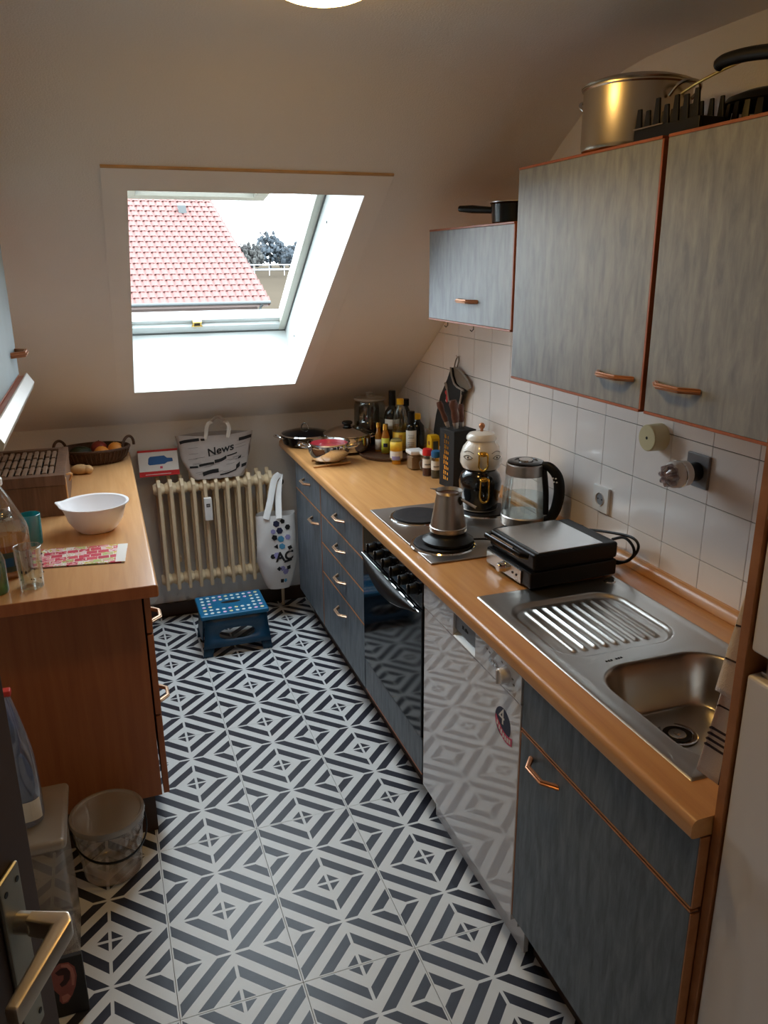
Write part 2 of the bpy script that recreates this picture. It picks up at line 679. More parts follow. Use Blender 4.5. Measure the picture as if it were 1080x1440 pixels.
obj('wall_left', MB().box((XL - 0.12, -1.52, 0), (XL, YB + 0.1, ZC + 0.05)), 'plaster', kind='structure')
wr = obj('wall_right', MB().box((XR + 0.007, -1.52, 0), (XR + 0.13, YB + 0.1, ZC + 0.05)), 'plaster', kind='structure')
obj('wall_back', MB().box((XL - 0.1, YB, 0), (XR + 0.1, YB + 0.12, 1.06)), 'plaster_lower', kind='structure')
mb = MB()
mb.box((XL - 0.1, -1.52, 0), (-1.10, -1.42, 2.04)).box((-0.24, -1.52, 0), (XR + 0.1, -1.42, ZC))
mb.box((XL - 0.1, -1.52, 2.04), (-0.24, -1.42, ZC))
obj('wall_front', mb, 'plaster', kind='structure')
mb = MB()
mb.box((XL - 0.2, -3.1, 0), (XL - 0.1, -1.52, ZC)).box((XR + 0.1, -3.1, 0), (XR + 0.2, -1.52, ZC))
mb.box((XL - 0.2, -3.2, 0), (XR + 0.2, -3.1, ZC))
obj('wall_hall', mb, 'plaster', kind='structure')

fl = obj('floor', MB().box((XL - 0.2, -3.2, -0.05), (XR + 0.2, YB + 0.1, -0.003)), 'grout', kind='structure')
obj('floor_hall', MB().box((XL - 0.1, -3.1, -0.002), (XR + 0.1, -1.47, 0.001)), 'hall_floor', kind='structure')
# vinyl tiles, 30.5 x 61 cm
mesh_cache = {}
g = 0.0006
ca, sa = math.cos(PHI), math.sin(PHI)
for i in range(-4, 3):
    for k in range(-3, 4):
        x0, x1 = max(i * TA + g, XL + 0.004), min((i + 1) * TA - g, XR)
        y0, y1 = max(k * 2 * TA + g, -1.465), min((k + 1) * 2 * TA - g, YB - 0.02)
        if x1 - x0 < 0.02 or y1 - y0 < 0.02:
            continue
        key = (round(x1 - x0, 4), round(y1 - y0, 4))
        if key not in mesh_cache:
            t = obj('floor_tile', MB().box((0, 0, -0.003), (key[0], key[1], 0), 0.0004, 1), 'patterned_vinyl', parent=fl, smooth=0)
            mesh_cache[key] = t
        else:
            t = inst(mesh_cache[key], (0, 0, 0), fl)
        t.location = (x0 * ca - y0 * sa, x0 * sa + y0 * ca, 0)
        t.rotation_euler = (0, 0, PHI)

obj('baseboard_back', MB().box((-0.62, YB - 0.016, 0.001), (0.30, YB, 0.072), 0.004), 'baseboard', kind='structure')

# wall tiles, 15 x 15 cm with dark joints, clipped under the slope
TY0, TW, TZ1, TH = 1.0836, 0.1530, 1.2929, 0.1514
mb = MB().box((XR + 0.004, -0.705, 0.88), (XR + 0.007, 1.78, 1.443))
mb.prism([(XR + 0.004, 1.78, 0.88), (XR + 0.004, YB, 0.88), (XR + 0.004, YB, zs(YB)), (XR + 0.004, 1.78, 1.42)], (0.003, 0, 0))
obj('grout_bed', mb, 'grout', parent=wr, smooth=0)
full = None


def clip(poly, f):
    out = []
    for a, b in zip(poly, poly[1:] + poly[:1]):
        fa, fb = f(a), f(b)
        if fa >= 0:
            out.append(a)
        if fa * fb < 0:
            t = fa / (fa - fb)
            out.append((a[0] + (b[0] - a[0]) * t, a[1] + (b[1] - a[1]) * t))
    return out


for row in range(-3, 2):
    z0 = TZ1 + row * TH + 0.0011
    z1 = TZ1 + (row + 1) * TH - 0.0011
    if row == -3:
        z0 = 0.886
    for k in range(-9, 12):
        y0, y1 = TY0 + k * TW + 0.0011, TY0 + (k + 1) * TW - 0.0011
        y1 = min(y1, YB - 0.002)
        y0 = max(y0, -0.703)
        if y1 - y0 < 0.006:
            continue
        poly = clip([(y0, z0), (y1, z0), (y1, z1), (y0, z1)], lambda q: zs(q[0]) - 0.004 - q[1])
        if len(poly) < 3:
            continue
        whole = len(poly) == 4 and abs(y1 - y0 - (TW - 0.0022)) < 1e-4 and row != -3 and poly[2][1] == z1 and poly[3][1] == z1
        if whole and full is not None:
            t = inst(full, (XR, y0, z0), wr)
            continue
        o0 = Vector((XR, y0, z0))
        tb = MB().prism([(0, p[0] - y0, p[1] - z0) for p in poly], (0.006, 0, 0), 0.0009)
        t = obj('wall_tile', tb, 'wall_tile', parent=wr, smooth=40)
        t.location = o0
        if whole:
            full = t

# ------------------------------------------------------------------ roof window (top-hung, standing open)
nrm = Vector((0, 0.568, 0.823))           # outwards, square to the slope
ups = Vector((0, -0.823, 0.568))          # up the slope
D = 0.288


def onS(x, y, d=0.0):
    return Vector((x, y, zs(y))) + nrm * d


win = bpy.data.objects.new('window_1', None)
COL.objects.link(win)
win.location = onS(-0.136, 1.57)
win['kind'] = 'structure'
win['label'] = 'open white roof window in the slope above the radiator'
BASE[win.name] = Vector(win.location)


def slab(p, q, r, s, t):
    """board: four corners (seen from the room, inner face) pushed by t"""
    return MB().prism([p, q, r, s], t)


T = 0.02
# lining boards of the reveal
obj('reveal_board', slab(onS(WX0, WY1), onS(WX1, WY1), onS(WX1, WY1, D), onS(WX0, WY1, D), -ups * T), 'window_white', parent=win, smooth=0)
obj('reveal_board', slab(onS(WX1, WY0), onS(WX1, WY1), onS(WX1, WY1, D), onS(WX1, WY0, D), (T, 0, 0)), 'window_white', parent=win, smooth=0)
obj('reveal_board', slab(onS(WX0, WY0), onS(WX0, WY1), onS(WX0, WY1, D), onS(WX0, WY0, D), (-T, 0, 0)), 'window_white', parent=win, smooth=0)
obj('reveal_board', slab(onS(WX0, WY0), onS(WX1, WY0), onS(WX1, WY0, D), onS(WX0, WY0, D), ups * T), 'window_white', parent=win, smooth=0)
# architrave boards around the opening, on the slope
A = 0.006
bx0, bx1 = WX0 - 0.070, WX1 + 0.072
dyb = 0.074


def arch(x0, x1, ya, yb):
    return MB().prism([onS(x0, ya), onS(x1, ya), onS(x1, yb), onS(x0, yb)], -nrm * A)


obj('trim_board', arch(bx0, bx1, WY0 - dyb, WY0), 'board_paint', parent=win, smooth=0)
obj('trim_board', arch(bx0, WX0, WY0, WY1), 'board_paint', parent=win, smooth=0)
obj('trim_board', arch(WX1, bx1, WY0, WY1), 'board_paint', parent=win, smooth=0)
obj('trim_board', arch(bx0, bx1, WY1, WY1 + 0.055), 'board_paint', parent=win, smooth=0)
obj('stained_seam', arch(bx0, bx1, WY0 - dyb - 0.006, WY0 - dyb - 0.0005), 'seam_stain', parent=win, smooth=0)
# fixed frame at the outer end of the reveal
FW, FT = 0.062, 0.06
org = onS(WX0, WY1, D)
W_ = WX1 - WX0
Hh = 1.31


def fr(x0, x1, a, b, d0, d1, bev=0.004):
    """box in the plane of the window: x, distance up the slope, depth outwards"""
    m = MB().box((x0, a, d0), (x1, b, d1), bev)
    M4 = Matrix.Translation(Vector((0, org.y, org.z))) @ Matrix((Vector((1, 0, 0)), ups, nrm)).transposed().to_4x4()
    m.bm.transform(M4)
    return m


obj('bottom_rail', fr(WX0, WX1, 0.0, 0.052, -0.006, FT), 'window_white', parent=win)
obj('sill_step', fr(WX0, WX1, 0.052, 0.078, 0.012, FT), 'window_white', parent=win)
obj('side_rail', fr(WX1 - 0.034, WX1, 0.0, Hh, -0.008, FT), 'frame_paint', parent=win)
obj('side_rail', fr(WX0, WX0 + 0.010, 0.0, Hh, -0.008, FT), 'frame_paint', parent=win)
obj('top_rail', fr(WX0, WX1, Hh - 0.06, Hh, -0.008, FT), 'frame_paint', parent=win)
mb = fr(WX1 - 0.0045, WX1 - 0.0002, 0.0, Hh, -0.013, -0.006, 0)
obj('gasket', mb, 'gasket', parent=win, smooth=0)
obj('gasket', fr(WX0, WX1, -0.0002, 0.004, -0.012, -0.004, 0), 'gasket', parent=win, smooth=0)
xk = -0.192
mb = fr(xk - 0.020, xk + 0.020, 0.046, 0.082, -0.004, 0.014, 0.002)
lat = obj('latch', mb, 'brass', parent=win)
obj('latch_slot', fr(xk - 0.013, xk + 0.013, 0.056, 0.062, -0.006, -0.003, 0), 'dark_gap', parent=lat, smooth=0)
obj('latch_slot', fr(xk - 0.013, xk + 0.013, 0.068, 0.074, -0.006, -0.003, 0), 'dark_gap', parent=lat, smooth=0)
mb = MB().lathe([(0, 0), (0.026, 0), (0.026, 0.006), (0, 0.006)], (0, 0, 0), 20, sy=0.6)
mb.bm.transform(Matrix.Translation(org + ups * 0.046 - nrm * 0.006 + Vector((xk - WX0, 0, 0))) @ Matrix((Vector((1, 0, 0)), ups, nrm)).transposed().to_4x4())
obj('latch_knob', mb, 'brass', parent=lat)
# screws on the right lining board
for yy, dd in ((1.36, 0.20), (1.98, 0.16)):
    p0 = onS(WX1 - 0.001, yy, dd)
    obj('screw_cap', MB().cyl(p0, p0 - Vector((0.002, 0, 0)), 0.005, 10), 'gasket', parent=win)
# the open sash, hinged at the top of the frame
hinge = Vector((0, 1.19, 2.205)) + nrm * 0.03
sd = (Vector((0, 2.441, 2.006)) - Vector((0, 1.19, 2.185))).normalized()
sn = Vector((0, -sd.z, sd.y))


def sash(x0, x1, a, b, d0, d1, bev=0.004):
    m = MB().box((x0, a, d0), (x1, b, d1), bev)
    m.bm.transform(Matrix.Translation(hinge) @ Matrix((Vector((1, 0, 0)), sd, sn)).transposed().to_4x4())
    return m


sx0, sx1 = WX0 + 0.036, WX1 - 0.034
sl = 1.262
sh = obj('open_sash', sash(sx0, sx1, sl - 0.07, sl, -0.03, 0.03), 'sash_paint', parent=win)
obj('sash_stile', sash(sx0, sx0 + 0.06, 0.06, sl - 0.07, -0.03, 0.03), 'sash_paint', parent=sh)
obj('sash_stile', sash(sx1 - 0.06, sx1, 0.06, sl - 0.07, -0.03, 0.03), 'sash_paint', parent=sh)
obj('sash_head', sash(sx0, sx1, 0.0, 0.06, -0.03, 0.03), 'sash_paint', parent=sh)
obj('sash_pane', sash(sx0 + 0.06, sx1 - 0.06, 0.06, sl - 0.07, -0.003, 0.003, 0), 'window_glass', parent=sh, smooth=0)

# ------------------------------------------------------------------ fitted units
XF = 0.215                                # door faces of the right run


def bar_handle(mat, parent, c, along, out, L=0.11, h=0.028, w=0.012, name='handle'):
    """bent bow handle: two feet, two slanted ends and a straight grip, with a groove"""
    c, al, ou = Vector(c), Vector(along).normalized(), Vector(out).normalized()
    up = al.cross(ou)
    a, b = L / 2, L * 0.24
    path = [(-a, 0), (-b, h), (b, h), (a, 0)]
    inn = [(a - 0.013, 0), (b - 0.003, h - 0.007), (-b + 0.003, h - 0.007), (-a + 0.013, 0)]
    poly = [c + al * x + ou * y - up * w / 2 for x, y in path + inn]
    m = MB().prism(poly, up * w, 0.0016)
    ridge = [c + al * x * 1.01 + ou * (y + 0.001) for x, y in path]
    m.tube(ridge, 0.0026, 6)
    return obj(name, m, mat, parent=parent)


def front(name, parent, x, y0, y1, z0, z1, mat, band, side=-1, th=0.018, bands='tb', bw=0.004):
    """a door or drawer front with its coloured edge bands; its face lies at x, its body behind (+x for side -1)"""
    xb = x - side * th
    m = MB().box((min(x, xb), y0, z0), (max(x, xb), y1, z1), 0.0012, 1)
    f = obj(name, m, mat, parent=parent)
    xa, xc = sorted((x + side * 0.0008, xb))
    for k, (ya, yb, za, zb) in {'t': (y0, y1, z1, z1 + bw), 'b': (y0, y1, z0 - bw, z0), 'n': (y0 - bw, y0, z0, z1), 'f': (y1, y1 + bw, z0, z1)}.items():
        if k in bands:
            obj('edge_band', MB().box((xa, ya, za), (xc, yb, zb), 0.0008, 1), band, parent=f)
    return f


def carcass(parent, x0, x1, y0, y1, z0, z1, mat, t=0.016, name='body'):
    m = MB()
    m.box((x0, y0, z0), (x1, y0 + t, z1)).box((x0, y1 - t, z0), (x1, y1, z1))
    m.box((x0, y0 + t, z0), (x1, y1 - t, z0 + t)).box((x1 - 0.006, y0 + t, z0 + t), (x1, y1 - t, z1))
    m.box((x0 + 0.002, y0 + t, z1 - t), (x1, y1 - t, z1))
    return obj(name, m, mat, parent=parent, smooth=0)


ZU = 0.8445                               # underside of the worktop
# sink cabinet
c1 = thing('sink_cabinet', 'grey-blue base cabinet under the sink with one copper bow handle', 'cabinet', (0.5, -0.41, 0))
m = MB()
m.box((0.236, -0.703, 0.155), (0.77, -0.687, 0.70)).box((0.236, -0.137, 0.155), (0.77, -0.121, 0.70))
m.box((0.236, -0.687, 0.155), (0.77, -0.137, 0.171)).box((0.764, -0.687, 0.171), (0.77, -0.137, 0.70))
m.box((0.236, -0.703, 0.70), (0.256, -0.687, ZU - 0.002)).box((0.236, -0.137, 0.70), (0.256, -0.121, ZU - 0.002))
obj('body', m, 'beech_edge', parent=c1, smooth=0)
front('false_front', c1, XF, -0.703, -0.124, 0.700, 0.842, 'blue_laminate_shaded', 'beech_edge', bands='bn')
f = front('door', c1, XF, -0.703, -0.124, 0.152, 0.688, 'blue_laminate_shaded', 'beech_edge', bands='tnf')
bar_handle('handle_copper', f, (XF, -0.232, 0.648), (0, 1, 0), (-1, 0, 0), L=0.125)
obj('plinth', MB().box((0.285, -0.70, 0.0), (0.300, -0.124, 0.154)), 'baseboard', parent=c1, smooth=0)

# dishwasher
dw = thing('dishwasher', 'white dishwasher under the worktop, mirroring the floor pattern', 'dishwasher', (0.5, 0.18, 0))
obj('body', MB().box((0.236, -0.117, 0.10), (0.76, 0.477, ZU - 0.003)), 'appliance_white', parent=dw, smooth=0)
d = obj('door', MB().box((XF, -0.117, 0.128), (0.236, 0.477, 0.752), 0.003), 'appliance_white', parent=dw)
pn = MB()
pn.box((XF - 0.002, -0.117, 0.7545), (0.236, 0.128, 0.842), 0.002).box((XF - 0.002, 0.264, 0.7545), (0.236, 0.477, 0.842), 0.002)
pn.box((XF - 0.002, 0.128, 0.7545), (0.236, 0.264, 0.758), 0.001).box((XF - 0.002, 0.128, 0.826), (0.236, 0.264, 0.842), 0.001)
p = obj('control_panel', pn, 'appliance_white', parent=dw)
obj('grip_recess', MB().prism([(XF + 0.020, 0.1285, 0.826), (XF + 0.020, 0.2635, 0.826), (XF + 0.020, 0.2635, 0.758), (XF + 0.020, 0.1285, 0.758)], (0.001, 0, 0)),
    'grey_plastic', parent=p, smooth=0)
obj('grip_ledge', MB().prism([(XF - 0.0015, 0.129, 0.758), (XF - 0.0015, 0.263, 0.758), (XF + 0.0195, 0.263, 0.774), (XF + 0.0195, 0.129, 0.774)], (0, 0, -0.001)),
    'window_white', parent=p, smooth=0)
obj('flap', MB().box((XF + 0.004, 0.130, 0.778), (XF + 0.012, 0.262, 0.825), 0.002), 'socket_grey', parent=p)
mk = MB()
for yy, w in ((0.213, 0.010), (0.201, 0.004), (0.193, 0.008), (0.184, 0.004)):
    mk.box((XF + 0.0033, yy - w / 2, 0.797), (XF + 0.004, yy + w / 2, 0.807 if w > 0.006 else 0.804))
obj('maker_mark', mk, 'ink', parent=p, smooth=0)
kb = MB().lathe([(0, 0.024), (0.017, 0.024), (0.0195, 0.021), (0.021, 0.0), (0, 0)], (XF - 0.002, -0.047, 0.797), 24, axis=(-1, 0, 0))
kb.box((XF - 0.032, -0.050, 0.779), (XF - 0.024, -0.044, 0.815), 0.002)
obj('programme_knob', kb, 'appliance_white', parent=p)
kd = MB()
for yy in (0.035, 0.022, 0.008):
    kd.cyl((XF - 0.002, yy, 0.795), (XF - 0.006, yy, 0.795), 0.0055, 12, bev=0.001)
obj('button_row', kd, 'chrome', parent=p)
kk = MB()
for yy, zz in ((0.06, 0.815), (0.045, 0.812), (-0.075, 0.80), (-0.082, 0.788), (-0.02, 0.818)):
    kk.box((XF - 0.0026, yy - 0.004, zz - 0.002), (XF - 0.002, yy + 0.004, zz + 0.002))
obj('panel_marks', kk, 'ink_grey', parent=p, smooth=0, kind='stuff')
obj('plinth', MB().box((0.262, -0.112, 0.001), (0.275, 0.473, 0.126)), 'appliance_white', parent=dw, smooth=0)
obj('foot', MB().cyl((0.30, -0.10, 0), (0.30, -0.10, 0.1), 0.014, 12), 'black_plastic', parent=dw)
# sticker on the door
cy, cz = -0.033, 0.658
pts = [(XF - 0.0004, cy + 0.040 * math.cos(t * PI / 16), cz + 0.040 * math.sin(t * PI / 16)) for t in range(32)]
st = obj('sticker', MB().prism(pts, (0.0004, 0, 0)), 'ink_navy', parent=d, smooth=0)
obj('sticker_numeral', MB().text('4', 0.062, (XF - 0.0006, cy + 0.006, cz + 0.014), (0, -1, 0), (0, 0, 1), 0.0002), 'paper_white', parent=st, smooth=0)
rb = []
for t in range(9):
    u = t / 8
    yy = cy + 0.036 - u * 0.086
    rb.append((yy, cz - 0.004 - 0.018 * math.sin(u * PI * 0.9) - u * 0.018))
poly = [(XF - 0.0011, y, z + 0.011) for y, z in rb] + [(XF - 0.0011, y, z - 0.011) for y, z in reversed(rb)]
obj('sticker_ribbon', MB().prism(poly, (0.0004, 0, 0)), 'pink_print', parent=st, smooth=0)
mm = MB()
for t in range(1, 8):
    y, z = rb[t]
    mm.box((XF - 0.0014, y - 0.0034, z - 0.006), (XF - 0.0011, y + 0.0034, z + 0.006))
obj('ribbon_marks', mm, 'paper_white', parent=st, smooth=0)

# oven
ov = thing('oven', 'built-in black oven with six knobs and a silver-edged bow handle', 'oven', (0.5, 0.77, 0))
obj('body', MB().box((0.236, 0.486, 0.17), (0.76, 1.062, 0.80)), 'black_enamel', parent=ov, smooth=0)
obj('control_panel', MB().box((XF - 0.002, 0.486, 0.738), (0.236, 1.062, 0.842), 0.003), 'black_enamel', parent=ov)
dr = obj('door', MB().box((XF - 0.004, 0.486, 0.292), (0.236, 1.062, 0.733), 0.004), 'black_glass', parent=ov)
for i in range(6):
    yy = 0.925 - i * 0.078
    k = MB().lathe([(0, 0.026), (0.014, 0.026), (0.0165, 0.022), (0.018, 0.004), (0.021, 0.003), (0.021, 0), (0, 0)], (XF - 0.002, yy, 0.790), 20, axis=(-1, 0, 0))
    k.box((XF - 0.034, yy - 0.0045, 0.773), (XF - 0.026, yy + 0.0045, 0.807), 0.002)
    kn = obj('knob', k, 'black_plastic', parent=ov)
    obj('knob_mark', MB().box((XF - 0.0346, yy - 0.001, 0.795), (XF - 0.034, yy + 0.001, 0.806)), 'paper_white', parent=kn, smooth=0)
tm = MB()
for i in range(6):
    yy = 0.925 - i * 0.078
    for t in range(7):
        a = PI * 0.15 + t * PI * 0.28
        tm.box((XF - 0.0025, yy + 0.028 * math.sin(a) - 0.001, 0.790 + 0.028 * math.cos(a) - 0.001), (XF - 0.002, yy + 0.028 * math.sin(a) + 0.001, 0.790 + 0.028 * math.cos(a) + 0.001))
obj('scale_dots', tm, 'ink_grey', parent=ov, smooth=0, kind='stuff')
# lens-shaped grip: straight upper rail, bowed lower one
n = 20
topl = [(XF - 0.010, 1.052 - 0.556 * i / n, 0.728) for i in range(n + 1)]
low = [(XF - 0.010 - 0.022 * math.sin(PI * i / n), 1.052 - 0.556 * i / n, 0.728 - 0.050 * math.sin(PI * i / n)) for i in range(n + 1)]
hd = MB()
for i in range(n):
    hd.quad([topl[i], topl[i + 1], low[i + 1], low[i]])
bmesh.ops.remove_doubles(hd.bm, verts=hd.bm.verts, dist=1e-6)
h = obj('handle', hd, 'black_plastic', parent=dr, solid=0.006)
obj('handle_trim', MB().tube(topl, 0.0022, 6), 'chrome', parent=h)
obj('handle_trim', MB().tube(low, 0.0026, 6), 'chrome', parent=h)
front('drawer', ov, XF, 0.486, 1.062, 0.160, 0.286, 'blue_laminate_shaded', 'rust_edge', bands='b')
obj('plinth', MB().box((0.285, 0.486, 0.0), (0.300, 1.062, 0.154)), 'baseboard', parent=ov, smooth=0)

# drawer unit and end cabinet
c2 = thing('drawer_cabinet', 'grey-blue base cabinet of four drawers left of the oven', 'cabinet', (0.5, 1.366, 0))
carcass(c2, 0.236, 0.77, 1.067, 1.665, 0.155, ZU - 0.002, 'beech_edge')
for z0, z1, hz in ((0.697, 0.842, 0.766), (0.566, 0.690, 0.636), (0.430, 0.559, 0.502), (0.158, 0.423, 0.357)):
    f = front('drawer', c2, XF, 1.070, 1.662, z0, z1, 'blue_laminate_shaded', 'beech_edge', bands='t' if z0 < 0.69 else 'n')
    bar_handle('handle_metal', f, (XF, 1.362, hz), (0, 1, 0), (-1, 0, 0), L=0.12)
obj('plinth', MB().box((0.285, 1.067, 0.0), (0.300, 1.665, 0.154)), 'baseboard', parent=c2, smooth=0)
c3 = thing('corner_cabinet', 'grey-blue base cabinet at the far end with a drawer above a door', 'cabinet', (0.5, 1.9, 0))
carcass(c3, 0.236, 0.77, 1.668, 2.135, 0.155, ZU - 0.002, 'beech_edge')
f = front('drawer', c3, XF, 1.671, 2.132, 0.697, 0.842, 'blue_laminate_shaded', 'beech_edge', bands='n')
bar_handle('handle_metal', f, (XF, 1.900, 0.778), (0, 1, 0), (-1, 0, 0), L=0.12)
f = front('door', c3, XF, 1.671, 2.132, 0.158, 0.690, 'blue_laminate_shaded', 'beech_edge', bands='tn')
bar_handle('handle_metal', f, (XF, 1.765, 0.632), (0, 1, 0), (-1, 0, 0), L=0.12)
obj('plinth', MB().box((0.285, 1.668, 0.0), (0.300, 2.135, 0.154)), 'baseboard', parent=c3, smooth=0)

# worktop of the right run, with the cut-out for the sink bowl
XW0, XW1 = 0.1935, 0.800


def wt_profile(x0, x1, edge):
    """front strip profile in x,z with a rounded nose on the left"""
    pr = [(x1, ZU), (x0 + 0.006, ZU), (x0 + 0.002, ZU + 0.002), (x0, ZU + 0.006)]
    for i in range(7):
        a = PI - i * PI / 12
        pr.append((x0 + 0.014 + 0.014 * math.cos(a), ZW - 0.014 + 0.014 * math.sin(a)))
    pr.append((x1, ZW))
    return pr


wt = thing('worktop', 'long beech worktop with the sink and hob, under the white tiles', 'worktop', (0.5, 0.84, ZW))
m = MB()
m.prism([(x, -0.705, z) for x, z in wt_profile(XW0, 0.296, 0)], (0, YB - 0.001 + 0.705, 0))
m.box((0.296, 0.17, ZU), (XW1 - 0.001, YB - 0.001, ZW)).box((0.296, -0.705, ZU), (XW1 - 0.001, -0.61, ZW))
m.box((0.664, -0.61, ZU), (XW1 - 0.001, 0.17, ZW))
obj('slab', m, 'beech', parent=wt, smooth=25)
# wall strip
m = MB().prism([(x, -0.703, z) for x, z in ((0.7995, ZW), (0.772, ZW), (0.770, ZW + 0.004), (0.776, ZW + 0.018), (0.783, ZW + 0.026), (0.790, ZW + 0.030), (0.7995, ZW + 0.030))],
               (0, 2.30 + 0.703, 0))
obj('wall_strip', m, 'beech', parent=wt, smooth=25)

# side panel beside the fridge
sp = thing('side_panel', 'tall narrow beech panel between the worktop and the fridge', 'panel', (0.5, -0.716, 0))
obj('board', MB().box((0.234, -0.7245, 0.001), (0.799, -0.7065, 2.0), 0.001, 1), 'beech_edge', parent=sp)

# fridge-freezer
fg = thing('fridge_freezer', 'white fridge-freezer at the right edge beside the tall beech panel', 'fridge', (0.55, -1.03, 0))
obj('body', MB().box((0.285, -1.32, 0.02), (0.795, -0.735, 1.78), 0.004), 'fridge_white', parent=fg)
obj('lower_door', MB().box((0.236, -1.325, 0.06), (0.28, -0.728, 1.150), 0.006, 3), 'fridge_white', parent=fg)
obj('upper_door', MB().box((0.236, -1.325, 1.188), (0.28, -0.728, 1.78), 0.006, 3), 'fridge_white', parent=fg)
m = MB().box((0.250, -0.79, 1.1505), (0.284, -0.74, 1.158), 0.002).cyl((0.256, -0.752, 1.15), (0.256, -0.752, 1.188), 0.006, 12)
obj('hinge', m, 'brushed_steel', parent=fg)
obj('base_grille', MB().box((0.262, -1.31, 0.0), (0.285, -0.74, 0.058)), 'black_plastic', parent=fg, smooth=0)
mg = thing('magnet_clip', 'small white clip magnet on the upper fridge door', 'magnet', (0.236, -0.742, 1.41))
obj('clip', MB().box((0.226, -0.757, 1.392), (0.2357, -0.733, 1.442), 0.004), 'white_plastic', parent=mg)
obj('face', MB().box((0.2245, -0.752, 1.398), (0.2262, -0.738, 1.424), 0.0006, 1), 'ink_grey', parent=mg)

# wall units
XU = 0.462
for nm, lb, y0, y1, z0, z1, hy, hz, bands in (
        ('wall_cabinet', 'tall grey-blue wall cabinet between the low cabinet and the right-hand one', -0.132, 0.452, 1.432, 1.966, -0.030, 1.493, 'tnb'),
        ('wall_cabinet', 'tall grey-blue wall cabinet furthest right, above the sink', -0.703, -0.142, 1.432, 1.966, -0.238, 1.495, 'tb'),
        ('wall_cabinet', 'low grey-blue wall cabinet nearest the window with a saucepan on top', 0.460, 1.056, 1.557, 1.836, 0.745, 1.624, 'tnb')):
    t = thing(nm, lb, 'cabinet', (0.62, (y0 + y1) / 2, z0), 'grey-blue wall cabinets')
    carcass(t, XU + 0.019, 0.799, y0 - 0.004, y1 + 0.002, z0 - 0.002, z1 + 0.004, 'rust_edge')
    f = front('door', t, XU, y0 + 0.008, y1, z0, z1, 'blue_laminate_lit', 'rust_edge', bands=bands, bw=0.006)
    bar_handle('handle_copper', f, (XU, hy, hz), (0, 1, 0), (-1, 0, 0), L=0.142, h=0.026)
    obj('cabinet_bottom', MB().box((XU + 0.02, y0, z0 - 0.006), (0.797, y1, z0 - 0.0025)), 'board_paint', parent=t, smooth=0)
# two small hooks under the low cabinet
for yy in (0.98, 0.78):
    t = obj('cup_hook', MB().tube([(0.50, yy, 1.5505), (0.50, yy, 1.535), (0.494, yy, 1.529), (0.488, yy, 1.534)], 0.0016, 6), 'black_plastic',
            loc=(0.50, yy, 1.55), label='small dark hook under the low wall cabinet, %s' % ('towards the window' if yy > 0.9 else 'towards the tall cabinet'), cat='hook', group='hooks under the low cabinet')

# left run
XLF = -0.560
c4 = thing('base_cabinet', 'beech-sided base cabinet on the left, its end panel facing the door', 'cabinet', (-0.86, 0.86, 0))
m = MB().box((-1.15, 0.708, 0.13), (-0.5835, 0.726, 0.842), 0.001, 1).box((-1.15, 0.726, 0.13), (-0.5835, 1.005, 0.146))
m.box((-1.15, 0.987, 0.146), (-0.5835, 1.005, 0.842)).box((-1.15, 0.726, 0.146), (-1.142, 0.987, 0.842))
obj('body', m, 'beech_shaded', parent=c4, smooth=0)
for z0, z1, hz in ((0.692, 0.838, 0.718), (0.416, 0.684, 0.448), (0.132, 0.408, 0.18)):
    f = front('drawer', c4, XLF, 0.711, 1.002, z0, z1, 'beech_shaded', 'beech_shaded', side=1, bands='')
    if z0 > 0.2:
        bar_handle('handle_metal', f, (XLF, 0.785, hz), (0, -1, 0), (1, 0, 0), L=0.11)
obj('plinth', MB().box((-1.14, 0.714, 0.0), (-0.606, 1.005, 0.129)), 'baseboard', parent=c4, smooth=0)
for y0, y1, lb in ((1.008, 1.605, 'middle beech base cabinet of the left run'), (1.608, 2.205, 'far beech base cabinet of the left run, nearest the radiator')):
    t = thing('base_cabinet', lb, 'cabinet', (-0.86, (y0 + y1) / 2, 0))
    carcass(t, -1.15, -0.5835, y0, y1, 0.13, 0.842, 'beech_shaded')
    f = front('drawer', t, XLF, y0 + 0.003, y1 - 0.003, 0.692, 0.838, 'beech_shaded', 'beech_shaded', side=1, bands='')
    bar_handle('handle_metal', f, (XLF, (y0 + y1) / 2, 0.765), (0, -1, 0), (1, 0, 0), L=0.11)
    f = front('door', t, XLF, y0 + 0.003, y1 - 0.003, 0.132, 0.684, 'beech_shaded', 'beech_shaded', side=1, bands='')
    bar_handle('handle_metal', f, (XLF, y1 - 0.12, 0.63), (0, -1, 0), (1, 0, 0), L=0.11)
    obj('plinth', MB().box((-1.14, y0, 0.0), (-0.606, y1, 0.129)), 'baseboard', parent=t, smooth=0)
lw = thing('worktop', 'beech worktop on the left with the bread bin and white bowl', 'worktop', (-0.85, 1.5, ZW))
pr = [(-2 * 0.8685 + 0 - 0, 0)]
prof_l = [(-1.168, ZU), (-0.543, ZU), (-0.539, ZU + 0.002), (-0.537, ZU + 0.006)]
for i in range(7):
    a = i * PI / 12
    prof_l.append((-0.537 - 0.010 + 0.010 * math.cos(a), ZW - 0.010 + 0.010 * math.sin(a)))
prof_l.append((-1.168, ZW))
m = MB().prism([(x, 0.614, z) for x, z in prof_l], (0, YB - 0.001 - 0.614, 0))
obj('slab', m, 'beech_left', parent=lw, smooth=25)
obj('end_band', MB().box((-1.168, 0.6115, ZU + 0.001), (-0.540, 0.6138, ZW - 0.001), 0.0005, 1), 'beech_shaded', parent=lw)

